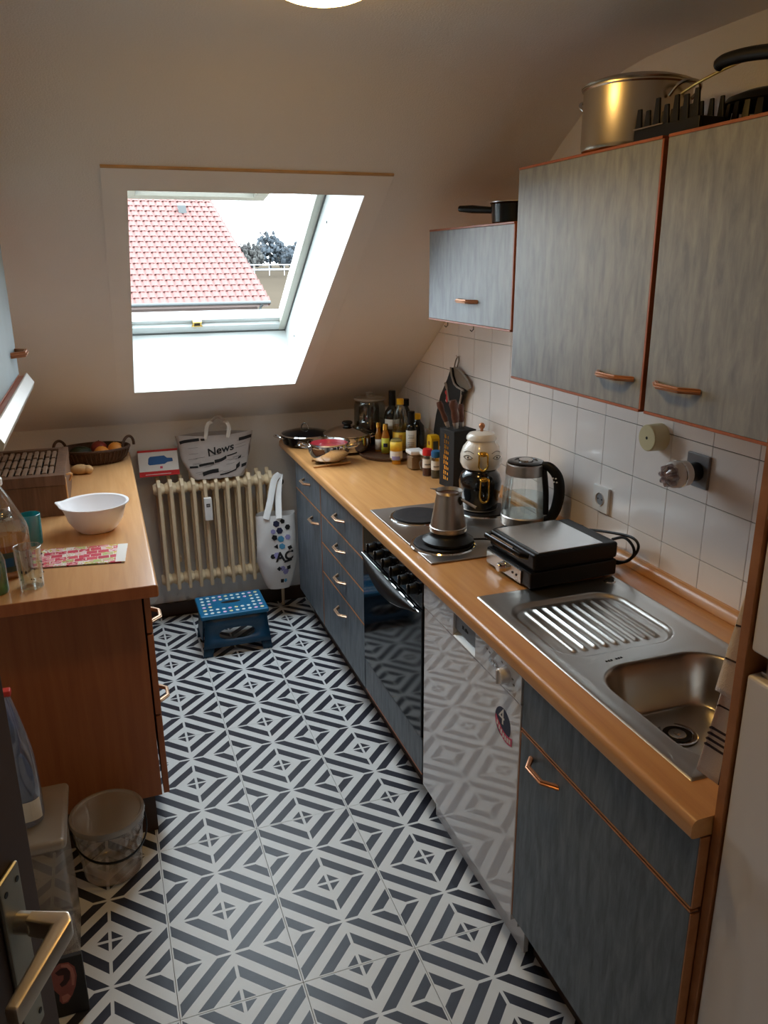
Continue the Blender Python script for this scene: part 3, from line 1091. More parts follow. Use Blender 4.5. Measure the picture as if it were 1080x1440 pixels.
# left wall cabinet and the lamp strip under it
c5 = thing('wall_cabinet', 'pale blue wall cabinet on the left wall with a bronze handle', 'cabinet', (-1.0, 0.7, 1.434))
carcass(c5, XL + 0.001, -0.869, 0.102, 1.0, 1.436, 1.970, 'rust_edge')
front('door', c5, -0.850, 0.104, 0.400, 1.436, 1.968, 'pale_blue_laminate', 'rust_edge', side=1, bands='b', bw=0.003)
f = front('door', c5, -0.850, 0.404, 0.999, 1.436, 1.968, 'pale_blue_laminate', 'rust_edge', side=1, bands='b', bw=0.003)
bar_handle('handle_copper', f, (-0.850, 0.905, 1.505), (0, -1, 0), (1, 0, 0), L=0.14, h=0.036, w=0.016)
ul = thing('strip_lamp', 'white strip lamp with brown housing under the left wall cabinet', 'lamp', (-0.88, 0.5, 1.43))
m = MB().prism([(-1.0, 0.102, 1.4315), (-0.8325, 0.102, 1.4365 - 0.005), (-0.8325, 0.102, 1.424), (-1.0, 0.102, 1.400)], (0, 0.897, 0))
obj('housing', m, 'rust_edge', parent=ul, smooth=0)
m = MB().prism([(-0.832, 0.102, 1.4385), (-0.828, 0.102, 1.4385), (-0.812, 0.102, 1.412), (-0.816, 0.102, 1.398), (-0.832, 0.102, 1.398)], (0, 0.60, 0), 0.001)
obj('diffuser', m, 'window_white', parent=ul)
m = MB().prism([(-0.832, 0.703, 1.4385), (-0.828, 0.703, 1.4385), (-0.812, 0.703, 1.412), (-0.816, 0.703, 1.398), (-0.832, 0.703, 1.398)], (0, 0.297, 0), 0.001)
obj('diffuser', m, 'window_white', parent=ul)

# ceiling lamp
LX, LY, LR = -0.185, 0.005, 0.115
cl = thing('ceiling_lamp', 'round glowing ceiling lamp above the doorway end of the kitchen', 'lamp', (LX, LY, ZC))
obj('base', MB().lathe([(0, 0), (LR - 0.01, 0), (LR - 0.01, -0.018), (0, -0.018)], (LX, LY, ZC - 0.001), 40), 'brass', parent=cl)
m, nt, p_ = newmat('lamp_glow')
p_.inputs['Base Color'].default_value = (0.9, 0.75, 0.5, 1)
p_.inputs['Emission Color'].default_value = (*LAMP_COLOR, 1)
tc = nt.nodes.new('ShaderNodeTexCoord')
gl = nt.nodes.new('ShaderNodeVectorMath')
gl.operation = 'MULTIPLY'
gl.inputs[1].default_value = (1, 1, 0)
ln_ = nt.nodes.new('ShaderNodeVectorMath')
ln_.operation = 'LENGTH'
mr = nt.nodes.new('ShaderNodeMapRange')       # the bulb behind the middle of the shade makes it hottest there
mr.inputs['From Min'].default_value = 0.045
mr.inputs['From Max'].default_value = LR * 0.97
mr.inputs['To Min'].default_value = LAMP_STRENGTH
mr.inputs['To Max'].default_value = LAMP_STRENGTH * 0.16
nt.links.new(tc.outputs['Object'], gl.inputs[0])
nt.links.new(gl.outputs[0], ln_.inputs[0])
nt.links.new(ln_.outputs['Value'], mr.inputs['Value'])
nt.links.new(mr.outputs[0], p_.inputs['Emission Strength'])
m2 = nt.nodes.new('ShaderNodeMapRange')
m2.inputs['From Min'].default_value = 0.05
m2.inputs['From Max'].default_value = LR * 0.97
nt.links.new(ln_.outputs['Value'], m2.inputs['Value'])
cm_ = nt.nodes.new('ShaderNodeMix')
cm_.data_type = 'RGBA'
cm_.inputs[6].default_value = (*LAMP_COLOR, 1)
cm_.inputs[7].default_value = (1.0, 0.50, 0.05, 1)
nt.links.new(m2.outputs[0], cm_.inputs[0])
nt.links.new(cm_.outputs[2], p_.inputs['Emission Color'])
pf = [(LR - 0.006, -0.014)] + [(LR * math.cos(a), -0.020 - 0.055 * math.sin(a)) for a in [i * PI / 20 for i in range(11)]]
pf[-1] = (0, pf[-1][1])
obj('shade', MB().lathe(pf, (LX, LY, ZC), 40), 'lamp_glow', parent=cl, smooth=60)

# entrance door standing open at the left
E0 = Vector((-0.757, -0.698, 0))
dv = Vector((-0.362, -0.932, 0)).normalized()
dn = Vector((0.932, -0.362, 0)).normalized()
M4 = Matrix.Translation(E0) @ Matrix((dv, dn, Vector((0, 0, 1)))).transposed().to_4x4()


def dframe(m):
    m.bm.transform(M4)
    return m


door = bpy.data.objects.new('door_1', None)
COL.objects.link(door)
door.location = E0
door['kind'] = 'structure'
door['label'] = 'dark brown kitchen door standing open at the left edge, with an aluminium lever'
BASE[door.name] = E0.copy()
obj('door_leaf', dframe(MB().box((0, -0.040, 0.008), (0.78, 0, 1.985), 0.002)), 'door_brown', parent=door)
hp = obj('door_plate', dframe(MB().box((0.038, 0, 0.895), (0.080, 0.0065, 1.118), 0.003)), 'plate_alu', parent=door)
for hh in (1.100, 0.913):
    for xx in (0.047, 0.071):
        obj('plate_screw', dframe(MB().cyl((xx, 0.006, hh), (xx, 0.0072, hh), 0.0035, 10)), 'black_plastic', parent=hp)
obj('key_hole', dframe(MB().box((0.056, 0.006, 0.965), (0.062, 0.0068, 0.985))), 'black_plastic', parent=hp)
lv = MB().cyl((0.059, 0.005, 1.052), (0.059, 0.022, 1.052), 0.012, 16)
lv.prism([(0.052, 0.018, 1.040), (0.052, 0.062, 1.040), (0.064, 0.070, 1.040), (0.168, 0.058, 1.032), (0.168, 0.044, 1.032), (0.074, 0.050, 1.040), (0.068, 0.018, 1.040)],
         (0, 0, 0.024), 0.004)
obj('door_lever', dframe(lv), 'lever_alu', parent=door)

# ------------------------------------------------------------------ sink
SX0, SX1, SY0, SY1 = 0.260, 0.692, -0.622, 0.222


def rr(x, y, cx, cy, hx, hy, r):
    """signed distance to a rounded rectangle"""
    qx, qy = abs(x - cx) - hx + r, abs(y - cy) - hy + r
    return min(max(qx, qy), 0) + math.hypot(max(qx, 0), max(qy, 0)) - r


def sstep(t):
    t = max(0.0, min(1.0, t))
    return t * t * (3 - 2 * t)


def sinkz(x, y):
    e = min(x - SX0, SX1 - x, y - SY0, SY1 - y)
    z = 0.0025 * sstep(e / 0.004) + 0.0015 * sstep((e - 0.010) / 0.02) * -1
    d = rr(x, y, 0.476, -0.415, 0.158, 0.180, 0.085)
    if d < 0.008:
        z -= 0.112 * sstep((0.008 - d) / 0.046) + 0.008 * sstep((-d - 0.03) / 0.10)
    dd = rr(x, y, 0.458, -0.015, 0.160, 0.150, 0.07)
    if dd < 0.006:
        z -= 0.009 * sstep((0.006 - dd) / 0.014)
        if dd < -0.018 and y > -0.135:
            k = (x - 0.315) / 0.0285
            f = abs(k - round(k)) * 2
            fade = sstep((-dd - 0.018) / 0.012) * sstep((y + 0.135) / 0.012)
            z += 0.0055 * sstep(1 - f * 1.7) * fade
    return z


sk = thing('sink', 'stainless steel sink with ribbed draining board and one bowl', 'sink', (0.476, -0.2, ZW))
NX, NY = 120, 236


def skf(u, v):
    x, y = SX0 + (SX1 - SX0) * u, SY0 + (SY1 - SY0) * v
    return (x, y, ZW + 0.0006 + sinkz(x, y))


obj('basin', MB().grid(skf, NX, NY), 'steel_sink', parent=sk, smooth=60)
dz = ZW - 0.1165
m = MB().lathe([(0.043, 0.0012), (0.040, 0.002), (0.034, 0.001), (0.030, -0.006)], (0.463, -0.352, dz), 32)
dn_ = obj('drain_ring', m, 'chrome', parent=sk)
obj('drain_hole', MB().lathe([(0.0305, 0.0014), (0, 0.0014)], (0.463, -0.352, dz), 24), 'black_plastic', parent=dn_)
obj('drain_plug', MB().lathe([(0, 0.006), (0.006, 0.006), (0.008, 0.003), (0.018, 0.0028), (0.019, 0.0016)], (0.463, -0.352, dz), 20), 'steel', parent=dn_)
mk = MB()
for i, y in enumerate((0.372, 0.379, 0.386, 0.400, 0.407, 0.414)):
    mk.box((y, -0.208 + 0.10 * (y - 0.38), ZW + 0.0019), (y + 0.004, -0.203 + 0.10 * (y - 0.38), ZW + 0.0027))
obj('stamped_mark', mk, 'ink', parent=sk, smooth=0, kind='stuff')
obj('hole_cover', MB().lathe([(0, 0.004), (0.014, 0.0035), (0.017, 0.001), (0.017, 0)], (0.655, 0.188, ZW + 0.0015), 20), 'chrome', parent=sk)

# ------------------------------------------------------------------ hob
hb = thing('hob', 'stainless steel hob plate with four black cast-iron rings', 'hob', (0.49, 0.77, ZW))
m = MB().box((0.238, 0.482, ZW + 0.0002), (0.752, 1.055, ZW + 0.006), 0.004, 3)
obj('plate', m, 'brushed_steel', parent=hb)
for x, y, r in ((0.372, 0.915, 0.090), (0.338, 0.625, 0.0925), (0.620, 0.905, 0.090), (0.600, 0.625, 0.074)):
    z = ZW + 0.006
    rg = obj('ring_trim', MB().lathe([(r + 0.013, 0.0), (r + 0.010, 0.0035), (r + 0.002, 0.004)], (x, y, z), 48), 'chrome', parent=hb)
    obj('hot_plate', MB().lathe([(r + 0.001, 0.001), (r, 0.008), (r - 0.006, 0.0095), (r * 0.62, 0.0095), (r * 0.6, 0.0088), (r * 0.36, 0.0088), (r * 0.34, 0.0095), (0.02, 0.0085), (0, 0.0085)], (x, y, z), 48),
        'cast_iron', parent=rg)

# ------------------------------------------------------------------ counter things, right
Z = ZW


def pt(*a):
    return tuple(a)


# frying pan, steel lid with bow knob
fp = thing('frying_pan', 'black frying pan under a steel-rimmed lid at the far left end of the worktop', 'pan', (0.292, 2.222, Z))
x, y = 0.292, 2.222
obj('pan_body', MB().lathe([(0, 0.001), (0.092, 0.001), (0.108, 0.012), (0.120, 0.048), (0.123, 0.049), (0.122, 0.052), (0.117, 0.050), (0.103, 0.013), (0.09, 0.006), (0, 0.006)], (x, y, Z), 40), 'black_enamel', parent=fp)
ld = obj('lid', MB().lathe([(0.116, 0.0585), (0.09, 0.068), (0.05, 0.077), (0, 0.080)], (x, y, Z), 40), 'black_glass', parent=fp)
obj('lid_rim', MB().lathe([(0.121, 0.053), (0.123, 0.056), (0.120, 0.060), (0.115, 0.0595)], (x, y, Z), 40), 'chrome', parent=ld)
obj('lid_knob', MB().tube(arc((x, y, Z + 0.080), 0.019, 0, PI, 10, (0.8, -0.6, 0), (0, 0, 1.5)), 0.0035, 8), 'steel', parent=ld)
hp_ = [(x - 0.112, y - 0.030, Z + 0.044), (x - 0.135, y - 0.036, Z + 0.052), (x - 0.155, y + 0.0, Z + 0.054), (x - 0.140, y + 0.03, Z + 0.052), (x - 0.114, y + 0.03, Z + 0.044)]
obj('loop_handle', MB().tube(spline(hp_, 4), 0.0042, 8), 'chrome', parent=fp)

# lidded pot
bp = thing('cooking_pot', 'big steel cooking pot with glossy lid and black knob', 'pot', (0.447, 2.010, Z))
x, y = 0.447, 2.010
obj('pot_body', MB().lathe([(0, 0.001), (0.085, 0.001), (0.104, 0.014), (0.114, 0.045), (0.112, 0.080), (0.115, 0.083), (0.113, 0.085), (0.108, 0.080), (0.109, 0.046), (0.1, 0.018), (0.082, 0.006), (0, 0.006)], (x, y, Z), 40), 'chrome', parent=bp)
ld = obj('lid', MB().lathe([(0.116, 0.086), (0.116, 0.089), (0.108, 0.093), (0.08, 0.108), (0.045, 0.119), (0, 0.122)], (x, y, Z), 40), 'chrome', parent=bp)
obj('lid_knob', MB().lathe([(0, 0.121), (0.018, 0.121), (0.016, 0.128), (0.024, 0.132), (0.026, 0.140), (0.020, 0.145), (0, 0.147)], (x, y, Z), 24), 'black_plastic', parent=ld)
for s in (-1, 1):
    ps = spline([(x + s * 0.110 - 0.0, y - 0.026 * 1, Z + 0.066), (x + s * 0.135, y - 0.024, Z + 0.070), (x + s * 0.140, y + 0.0, Z + 0.071), (x + s * 0.135, y + 0.024, Z + 0.070), (x + s * 0.110, y + 0.026, Z + 0.066)], 4)
    obj('side_handle', MB().tube(ps, 0.004, 8), 'chrome', parent=bp)

# wooden trivet of crossed sticks and the small pot with tomato sauce on it
tv = thing('trivet', 'thin wooden trivet under the small open pot', 'trivet', (0.300, 1.775, Z))
m = MB().tube([(0.208, 1.742, Z + 0.0055), (0.386, 1.772, Z + 0.0055)], 0.0052, 8)
obj('stick', m, 'wood_light', parent=tv)
obj('stick', MB().tube([(0.232, 1.868, Z + 0.0055), (0.392, 1.862, Z + 0.0055)], 0.0052, 8), 'wood_light', parent=tv)
obj('cross_stick', MB().box((0.272, 1.742, Z + 0.0045), (0.288, 1.880, Z + 0.0115), 0.002), 'wood_light', parent=tv)
obj('cross_stick', MB().box((0.334, 1.750, Z + 0.0045), (0.350, 1.880, Z + 0.0115), 0.002), 'wood_light', parent=tv)
x, y, z = 0.300, 1.815, Z + 0.0125
spt = thing('small_pot', 'small shiny open pot with two handles and red sauce inside', 'pot', (x, y, z))
obj('pot_body', MB().lathe([(0, 0), (0.060, 0), (0.078, 0.012), (0.092, 0.042), (0.094, 0.062), (0.091, 0.078), (0.095, 0.083), (0.096, 0.086), (0.091, 0.085), (0.087, 0.078), (0.090, 0.06), (0.088, 0.043), (0.074, 0.016), (0.058, 0.005), (0, 0.005)], (x, y, z), 40), 'chrome', parent=spt)
obj('sauce', MB().lathe([(0, 0.054), (0.04, 0.058), (0.06, 0.053), (0.0885, 0.052)], (x, y, z), 32), 'tomato', parent=spt)
wx, wy = 0.93, -0.36
for s in (-1, 1):
    c = Vector((x, y, z + 0.062))
    e = Vector((wx, wy, 0)).normalized() * s
    n_ = Vector((-e.y, e.x, 0))
    ps = spline([c + e * 0.088 - n_ * 0.024, c + e * 0.124 - n_ * 0.026 + Vector((0, 0, 0.009)), c + e * 0.136 + Vector((0, 0, 0.013)), c + e * 0.124 + n_ * 0.026 + Vector((0, 0, 0.009)), c + e * 0.088 + n_ * 0.024], 4)
    obj('side_handle', MB().tube(ps, 0.0055, 8), 'chrome', parent=spt)

# glass storage jar
x, y = 0.600, 2.130
jr = thing('storage_jar', 'tall glass storage jar with flat glass lid behind the bottles', 'jar', (x, y, Z))
obj('jar_body', MB().lathe([(0, 0.002), (0.072, 0.002), (0.078, 0.010), (0.078, 0.195), (0.070, 0.210), (0.070, 0.216), (0.067, 0.216), (0.067, 0.209), (0.075, 0.194), (0.075, 0.011), (0.07, 0.006), (0, 0.006)], (x, y, Z), 32), 'jar_glass', parent=jr)
obj('contents', MB().lathe([(0, 0.008), (0.072, 0.008), (0.073, 0.085), (0.05, 0.098), (0, 0.104)], (x, y, Z), 28), 'dark_wood', parent=jr)
obj('jar_lid', MB().lathe([(0, 0.2165), (0.074, 0.2165), (0.078, 0.222), (0.075, 0.230), (0.02, 0.234), (0.016, 0.246), (0.020, 0.252), (0, 0.256)], (x, y, Z), 32), 'dull_lid', parent=jr)

# tray and what stands on it
x, y = 0.614, 1.865
tr = thing('round_tray', 'dark round tray carrying the oil and vinegar bottles', 'tray', (x, y, Z))
obj('tray_base', MB().lathe([(0, 0.001), (0.140, 0.001), (0.150, 0.004), (0.153, 0.014), (0.149, 0.015), (0.145, 0.006), (0.138, 0.0042), (0, 0.0042)], (x, y, Z), 48, sx=0.98), 'dark_wood', parent=tr)
ZT = Z + 0.0045


def bottle(name, label, x, y, z, prof, mat, cap=None, lab=None, fill=None, group=None, cat='bottle'):
    t = thing(name, label, cat, (x, y, z), group)
    obj('bottle_body', MB().lathe([(0, 0.0)] + prof, (x, y, z), 28), mat, parent=t)
    if fill:
        fm, h, rr_ = fill
        fp_ = [(0, 0.003)] + [(max(r - 0.0015, 0.001), max(hh, 0.003)) for r, hh in prof if hh <= h]
        rl = fp_[-1][0]
        obj('contents', MB().lathe(fp_ + [(rl, h), (0, h)], (x, y, z), 28), fm, parent=t)
    if cap:
        cm, r, h0, h1 = cap
        obj('cap', MB().lathe([(0, h0), (r, h0), (r, h1 - 0.002), (r * 0.9, h1), (0, h1)], (x, y, z), 20), cm, parent=t)
    if lab:
        lm, r, h0, h1, a0, a1 = lab
        lo = obj('paper_label', MB().lathe([(r + 0.0004, h0), (r + 0.0004, h1)], (x, y, z), 18, ang0=a0, ang1=a1), lm, parent=t, solid=0.0003)
    return t


VA = math.atan2(-1.54 - 1.85, -0.62 - 0.63)      # direction from the tray to the doorway
LA, LB = VA - 1.2, VA + 1.2
bottle('wine_bottle', 'tall black-green wine bottle with dark capsule, rearmost on the tray', 0.660, 1.972, ZT,
       [(0.036, 0.001), (0.0375, 0.006), (0.0375, 0.155), (0.033, 0.180), (0.016, 0.205), (0.0145, 0.21), (0.0145, 0.262), (0.0155, 0.263), (0.0155, 0.274), (0, 0.276)], 'wine_glass',
       cap=('black_plastic', 0.0165, 0.208, 0.278), lab=('label_white', 0.0376, 0.10, 0.146, LA, LB))
t = bottle('oil_bottle', 'clear cooking oil bottle with yellow cap and yellow label', 0.668, 1.885, ZT,
           [(0.034, 0.001), (0.037, 0.008), (0.037, 0.10), (0.0345, 0.107), (0.0365, 0.114), (0.036, 0.155), (0.026, 0.195), (0.0145, 0.220), (0.013, 0.232), (0.013, 0.236), (0, 0.237)], 'clear_glass',
           cap=('cap_yellow', 0.0165, 0.226, 0.252), lab=('label_yellow', 0.0374, 0.014, 0.100, LA, LB), fill=('oil_clear', 0.128, 0))
m = MB()
for h0, h1, a in ((0.066, 0.088, 0.25), (0.030, 0.034, 0.8), (0.022, 0.025, 0.8)):
    m = MB().lathe([(0.0382, h0), (0.0382, h1)], (0.668, 1.885, ZT), 10, ang0=VA - a * 0.8, ang1=VA + a)
    obj('label_print', m, 'orange_label', parent=t)
bottle('vinegar_bottle', 'dark bottle with green-black cap standing behind the oil bottle', 0.722, 1.955, ZT,
       [(0.030, 0.001), (0.032, 0.006), (0.032, 0.14), (0.026, 0.17), (0.013, 0.20), (0.012, 0.225), (0, 0.226)], 'wine_glass', cap=('black_plastic', 0.0165, 0.205, 0.238))
t = bottle('balsamic_bottle', 'black balsamic bottle with a long white label', 0.690, 1.800, ZT,
           [(0.023, 0.001), (0.025, 0.005), (0.025, 0.125), (0.021, 0.142), (0.0125, 0.150), (0.0125, 0.19), (0, 0.191)], 'wine_glass',
           cap=('black_plastic', 0.0165, 0.152, 0.206), lab=('label_white', 0.0252, 0.022, 0.120, LA, LB))
m = MB()
for h in (0.098, 0.090, 0.084, 0.064, 0.056, 0.048, 0.036):
    m.lathe([(0.0260, h), (0.0260, h + 0.0022)], (0.690, 1.800, ZT), 8, ang0=VA - 0.55 - 0.2 * math.sin(h * 900), ang1=VA + 0.6)
obj('label_print', m, 'ink_grey', parent=t, kind='stuff')
bottle('sauce_bottle', 'pot-bellied black bottle with a yellow cap beside the balsamic bottle', 0.735, 1.840, ZT,
       [(0.030, 0.001), (0.036, 0.008), (0.036, 0.10), (0.032, 0.13), (0.016, 0.15), (0.013, 0.168), (0, 0.169)], 'wine_glass', cap=('cap_yellow', 0.016, 0.160, 0.186))
bottle('small_bottle', 'small brown bottle with gold cap and pale label, leftmost on the tray', 0.577, 1.935, ZT,
       [(0.015, 0.001), (0.0165, 0.004), (0.0165, 0.075), (0.012, 0.092), (0.0095, 0.10), (0.0095, 0.122), (0, 0.123)], 'juice_clear',
       cap=('gold', 0.0112, 0.115, 0.138), lab=('label_white', 0.0168, 0.010, 0.060, LA, LB), fill=('spice_red', 0.07, 0))
t = bottle('lemon_bottle', 'slim bottle with gold cap and lime-yellow label on the tray', 0.592, 1.878, ZT,
           [(0.018, 0.001), (0.0195, 0.004), (0.0195, 0.078), (0.014, 0.098), (0.011, 0.105), (0.011, 0.124), (0, 0.125)], 'juice_clear',
           cap=('gold', 0.013, 0.112, 0.140), lab=('label_lime', 0.0198, 0.006, 0.076, LA, LB), fill=('mustard', 0.075, 0))
obj('label_print', MB().lathe([(0.0206, 0.034), (0.0206, 0.052)], (0.592, 1.878, ZT), 8, ang0=VA - 0.5, ang1=VA + 0.5), 'ink_navy', parent=t)
t = bottle('mustard_jar', 'upturned mustard squeeze bottle with yellow and violet label, in front of the tray', 0.575, 1.688, Z + 0.0005,
           [(0.018, 0.0), (0.019, 0.002), (0.019, 0.017), (0.024, 0.018), (0.0285, 0.026), (0.029, 0.085), (0.026, 0.108), (0.018, 0.115), (0, 0.116)], 'bottle_plastic',
           cap=('gold', 0.0205, 0.0, 0.0175), lab=('label_yellow', 0.0293, 0.062, 0.104, LA, LB), fill=('mustard', 0.108, 0))
obj('paper_label', MB().lathe([(0.0296, 0.030), (0.0296, 0.062)], (0.575, 1.688, Z), 18, ang0=LA, ang1=LB), 'label_white', parent=t)
obj('label_print', MB().lathe([(0.0302, 0.024), (0.0302, 0.040)], (0.575, 1.688, Z), 10, ang0=VA - 0.7, ang1=VA + 0.6), 'ink_violet', parent=t)
yb = thing('yellow_packet', 'small yellow carton leaning between the balsamic bottle and the knife block', 'carton', (0.742, 1.655, Z))
obj('carton', MB().prism([(0.722, 1.690, Z + 0.001), (0.722, 1.635, Z + 0.001), (0.722, 1.635, Z + 0.110), (0.722, 1.645, Z + 0.124), (0.722, 1.680, Z + 0.124), (0.722, 1.690, Z + 0.110)], (0.040, 0, 0), 0.002), 'cap_yellow', parent=yb)
obj('carton_print', MB().lathe([(0, 0.0012), (0.010, 0.0012), (0.010, 0)], (0.722, 1.662, Z + 0.088), 12, axis=(-1, 0, 0)), 'rust_edge', parent=yb)
obj('carton_print', MB().prism([(0.722 + 0.008, 1.6345, Z + 0.04), (0.722 + 0.032, 1.6345, Z + 0.04), (0.722 + 0.032, 1.6345, Z + 0.10), (0.722 + 0.008, 1.6345, Z + 0.10)], (0, -0.0005, 0)), 'green_label', parent=yb, smooth=0)

# two clear spice tubs with white lids
for x, y, a, h, nm, fm in ((0.620, 1.575, 0.030, 0.064, 'clear tub of oats with white lid, left of the paprika shaker', 'oats'), (0.650, 1.500, 0.026, 0.070, 'clear handled tub of brown spice behind the paprika shaker', 'spice_brown')):
    t = thing('spice_tub', nm, 'tub', (x, y, Z), 'clear tubs with white lids')
    obj('tub_body', MB().box((x - a, y - a, Z + 0.001), (x + a, y + a, Z + h + 0.008), 0.008, 3), 'clear_glass', parent=t)
    obj('contents', MB().box((x - a + 0.003, y - a + 0.003, Z + 0.004), (x + a - 0.003, y + a - 0.003, Z + h - 0.006), 0.007, 2), fm, parent=t)
    obj('tub_lid', MB().box((x - a - 0.003, y - a - 0.003, Z + h + 0.004), (x + a + 0.003, y + a + 0.003, Z + h + 0.022), 0.006, 3), 'white_plastic', parent=t)
    if nm.startswith('clear handled'):
        obj('tub_handle', MB().tube(spline([(x - a + 0.001, y - 0.004, Z + 0.058), (x - a - 0.016, y - 0.010, Z + 0.050), (x - a - 0.012, y - 0.008, Z + 0.026), (x - a + 0.001, y - 0.004, Z + 0.020)], 4), 0.0028, 6), 'bottle_plastic', parent=t)
for x, y, cm, fm, lb in ((0.626, 1.452, 'cap_red', 'spice_red', 'glass shaker of paprika with red cap'), (0.646, 1.405, 'cap_blue', 'spice_green', 'glass shaker of herbs with blue cap, beside the knife block')):
    VB = math.atan2(-1.54 - y, -0.62 - x)
    t = thing('spice_shaker', lb, 'shaker', (x, y, Z), 'spice shakers')
    obj('shaker_body', MB().lathe([(0, 0.0005), (0.019, 0.0005), (0.020, 0.003), (0.020, 0.082), (0.017, 0.090), (0, 0.091)], (x, y, Z), 24), 'clear_glass', parent=t)
    obj('contents', MB().lathe([(0, 0.003), (0.0182, 0.003), (0.0182, 0.034), (0, 0.035)], (x, y, Z), 20), fm, parent=t)
    obj('cap', MB().lathe([(0, 0.088), (0.0195, 0.088), (0.0205, 0.092), (0.0205, 0.108), (0.018, 0.115), (0, 0.116)], (x, y, Z), 24), cm, parent=t)
    lo = obj('paper_label', MB().lathe([(0.0204, 0.036), (0.0204, 0.074)], (x, y, Z), 14, ang0=VB - 1.3, ang1=VB + 1.3), 'label_white', parent=t)
    obj('label_print', MB().lathe([(0.0208, 0.048), (0.0208, 0.054)], (x, y, Z), 8, ang0=VB - 0.5, ang1=VB + 0.7), 'ink_grey', parent=lo)

# knife block with knives
kb_ = thing('knife_block', 'tall black knife block with gold lettering, beside the teapot', 'knife block', (0.665, 1.262, Z))
bx = [(0.618, 1.305), (0.635, 1.205), (0.738, 1.222), (0.721, 1.322)]
m = MB().prism([(a, b, Z + 0.001) for a, b in bx], (0, 0, 0.232), 0.002)
obj('block', m, 'black_matt', parent=kb_)
m = MB().prism([(a, b, Z + 0.2332) for a, b in [(0.626, 1.298), (0.640, 1.213), (0.730, 1.229), (0.715, 1.314)]], (0, 0, 0.0006))
obj('slot_insert', m, 'dark_gap', parent=kb_, smooth=0)
# gold lettering down the left face (from the hall): strokes
fa, fb = Vector((0.618, 1.305, 0)), Vector((0.635, 1.205, 0))
ex = (fb - fa).normalized()
nn = Vector((-ex.y, ex.x, 0)) * -1
if nn.x > 0:
    nn = -nn
m = MB()
rn = random.Random(4)
zc = Z + 0.030
for i in range(9):
    hh = 0.017
    for k in range(3):
        a = 0.030 + rn.random() * 0.006 + k * 0.012
        p0 = fa + ex * a + nn * 0.0004
        m.prism([tuple(p0 + Vector((0, 0, zc))), tuple(p0 + ex * 0.007 + Vector((0, 0, zc))), tuple(p0 + ex * 0.007 + Vector((0, 0, zc + hh - 0.003 * k))), tuple(p0 + Vector((0, 0, zc + hh - 0.003 * k)))], nn * 0.0003)
    zc += 0.021
obj('gold_lettering', m, 'gold', parent=kb_, smooth=0, kind='stuff')
for x, y, dx, dy, h, r, lb in ((0.646, 1.285, -0.030, 0.030, 0.100, 0.012, 'brown-handled knife leaning left in the knife block'), (0.664, 1.250, -0.012, 0.010, 0.112, 0.016, 'brown-handled knife standing foremost in the knife block'),
                               (0.700, 1.272, -0.004, 0.012, 0.090, 0.012, 'brown-handled knife at the back of the knife block')):
    t = thing('kitchen_knife', lb, 'knife', (x, y, Z + 0.2345), 'knives in the block')
    b0 = Vector((x, y, Z + 0.2345))
    dvv = Vector((dx, dy, h))
    obj('bolster', MB().tube([b0, b0 + dvv * 0.22], [r * 0.62, r * 0.80], 10), 'brushed_steel', parent=t)
    obj('handle', MB().tube([b0 + dvv * 0.22, b0 + dvv * 0.4, b0 + dvv * 0.62, b0 + dvv * 0.85, b0 + dvv * 1.0], [r * 0.72, r * 0.95, r * 0.8, r * 1.15, r * 0.85], 10), 'knife_wood', parent=t)

# oven mitt hanging on the tiles
om = thing('oven_mitt', 'black quilted oven mitt with grey trim hanging on the tiles above the knife block', 'oven mitt', (0.799, 1.55, 1.30))
outl = [(1.537, 1.317), (1.575, 1.262), (1.644, 1.184), (1.690, 1.090), (1.715, 1.010), (1.690, 0.960), (1.560, 0.945), (1.480, 0.980), (1.462, 1.060), (1.455, 1.150), (1.430, 1.212), (1.400, 1.240), (1.428, 1.243), (1.470, 1.244), (1.500, 1.254), (1.525, 1.283)]


def mx_(y, z):
    return 0.768 + 0.010 * math.sin((z - 0.9) * 9)


b2 = MB()
b2.prism([(0.764, y, z) for y, z in outl], (0.016, 0, 0), 0.004)
obj('mitt_body', b2, 'black_matt', parent=om)
cuff = [(1.537, 1.317), (1.466, 1.302), (1.396, 1.273), (1.374, 1.250), (1.400, 1.240), (1.470, 1.244), (1.500, 1.254), (1.525, 1.283)]
obj('mitt_lining', MB().prism([(0.776, y, z) for y, z in cuff], (0.010, 0, 0), 0.002), 'mitt_lining', parent=om)
m = MB().tube([(0.764, y, z) for y, z in [(1.537, 1.317), (1.525, 1.283), (1.500, 1.254), (1.470, 1.244), (1.428, 1.240), (1.405, 1.237)]], 0.0045, 6)
m.tube([(0.766, y, z) for y, z in [(1.428, 1.236), (1.430, 1.212), (1.455, 1.150), (1.462, 1.060), (1.480, 0.980)]], 0.0045, 6)
m.tube([(0.782, y, z) for y, z in [(1.537, 1.317), (1.466, 1.304), (1.396, 1.275), (1.374, 1.252), (1.400, 1.240)]], 0.0045, 6)
obj('mitt_trim', m, 'mitt_trim', parent=om)
obj('hanging_loop', MB().tube(spline([(0.780, 1.535, 1.315), (0.785, 1.532, 1.345), (0.790, 1.520, 1.362), (0.788, 1.510, 1.345), (0.782, 1.515, 1.312)], 4), 0.0028, 6), 'mitt_lining', parent=om)
m = MB()
for y, z, w, h in ((1.575, 1.205, 0.016, 0.010), (1.570, 1.180, 0.010, 0.018)):
    m.blob((0.7635, y, z), (0.0012, w, h), 2)
obj('red_patch', m, 'red_print', parent=om)
m = MB().tube(spline([(0.763, 1.585, 1.245), (0.763, 1.572, 1.232), (0.763, 1.560, 1.205), (0.763, 1.545, 1.170)], 4), [0.0065] * 6 + [0.004] * 7, 6)
obj('pale_print', m, 'mitt_trim', parent=om)
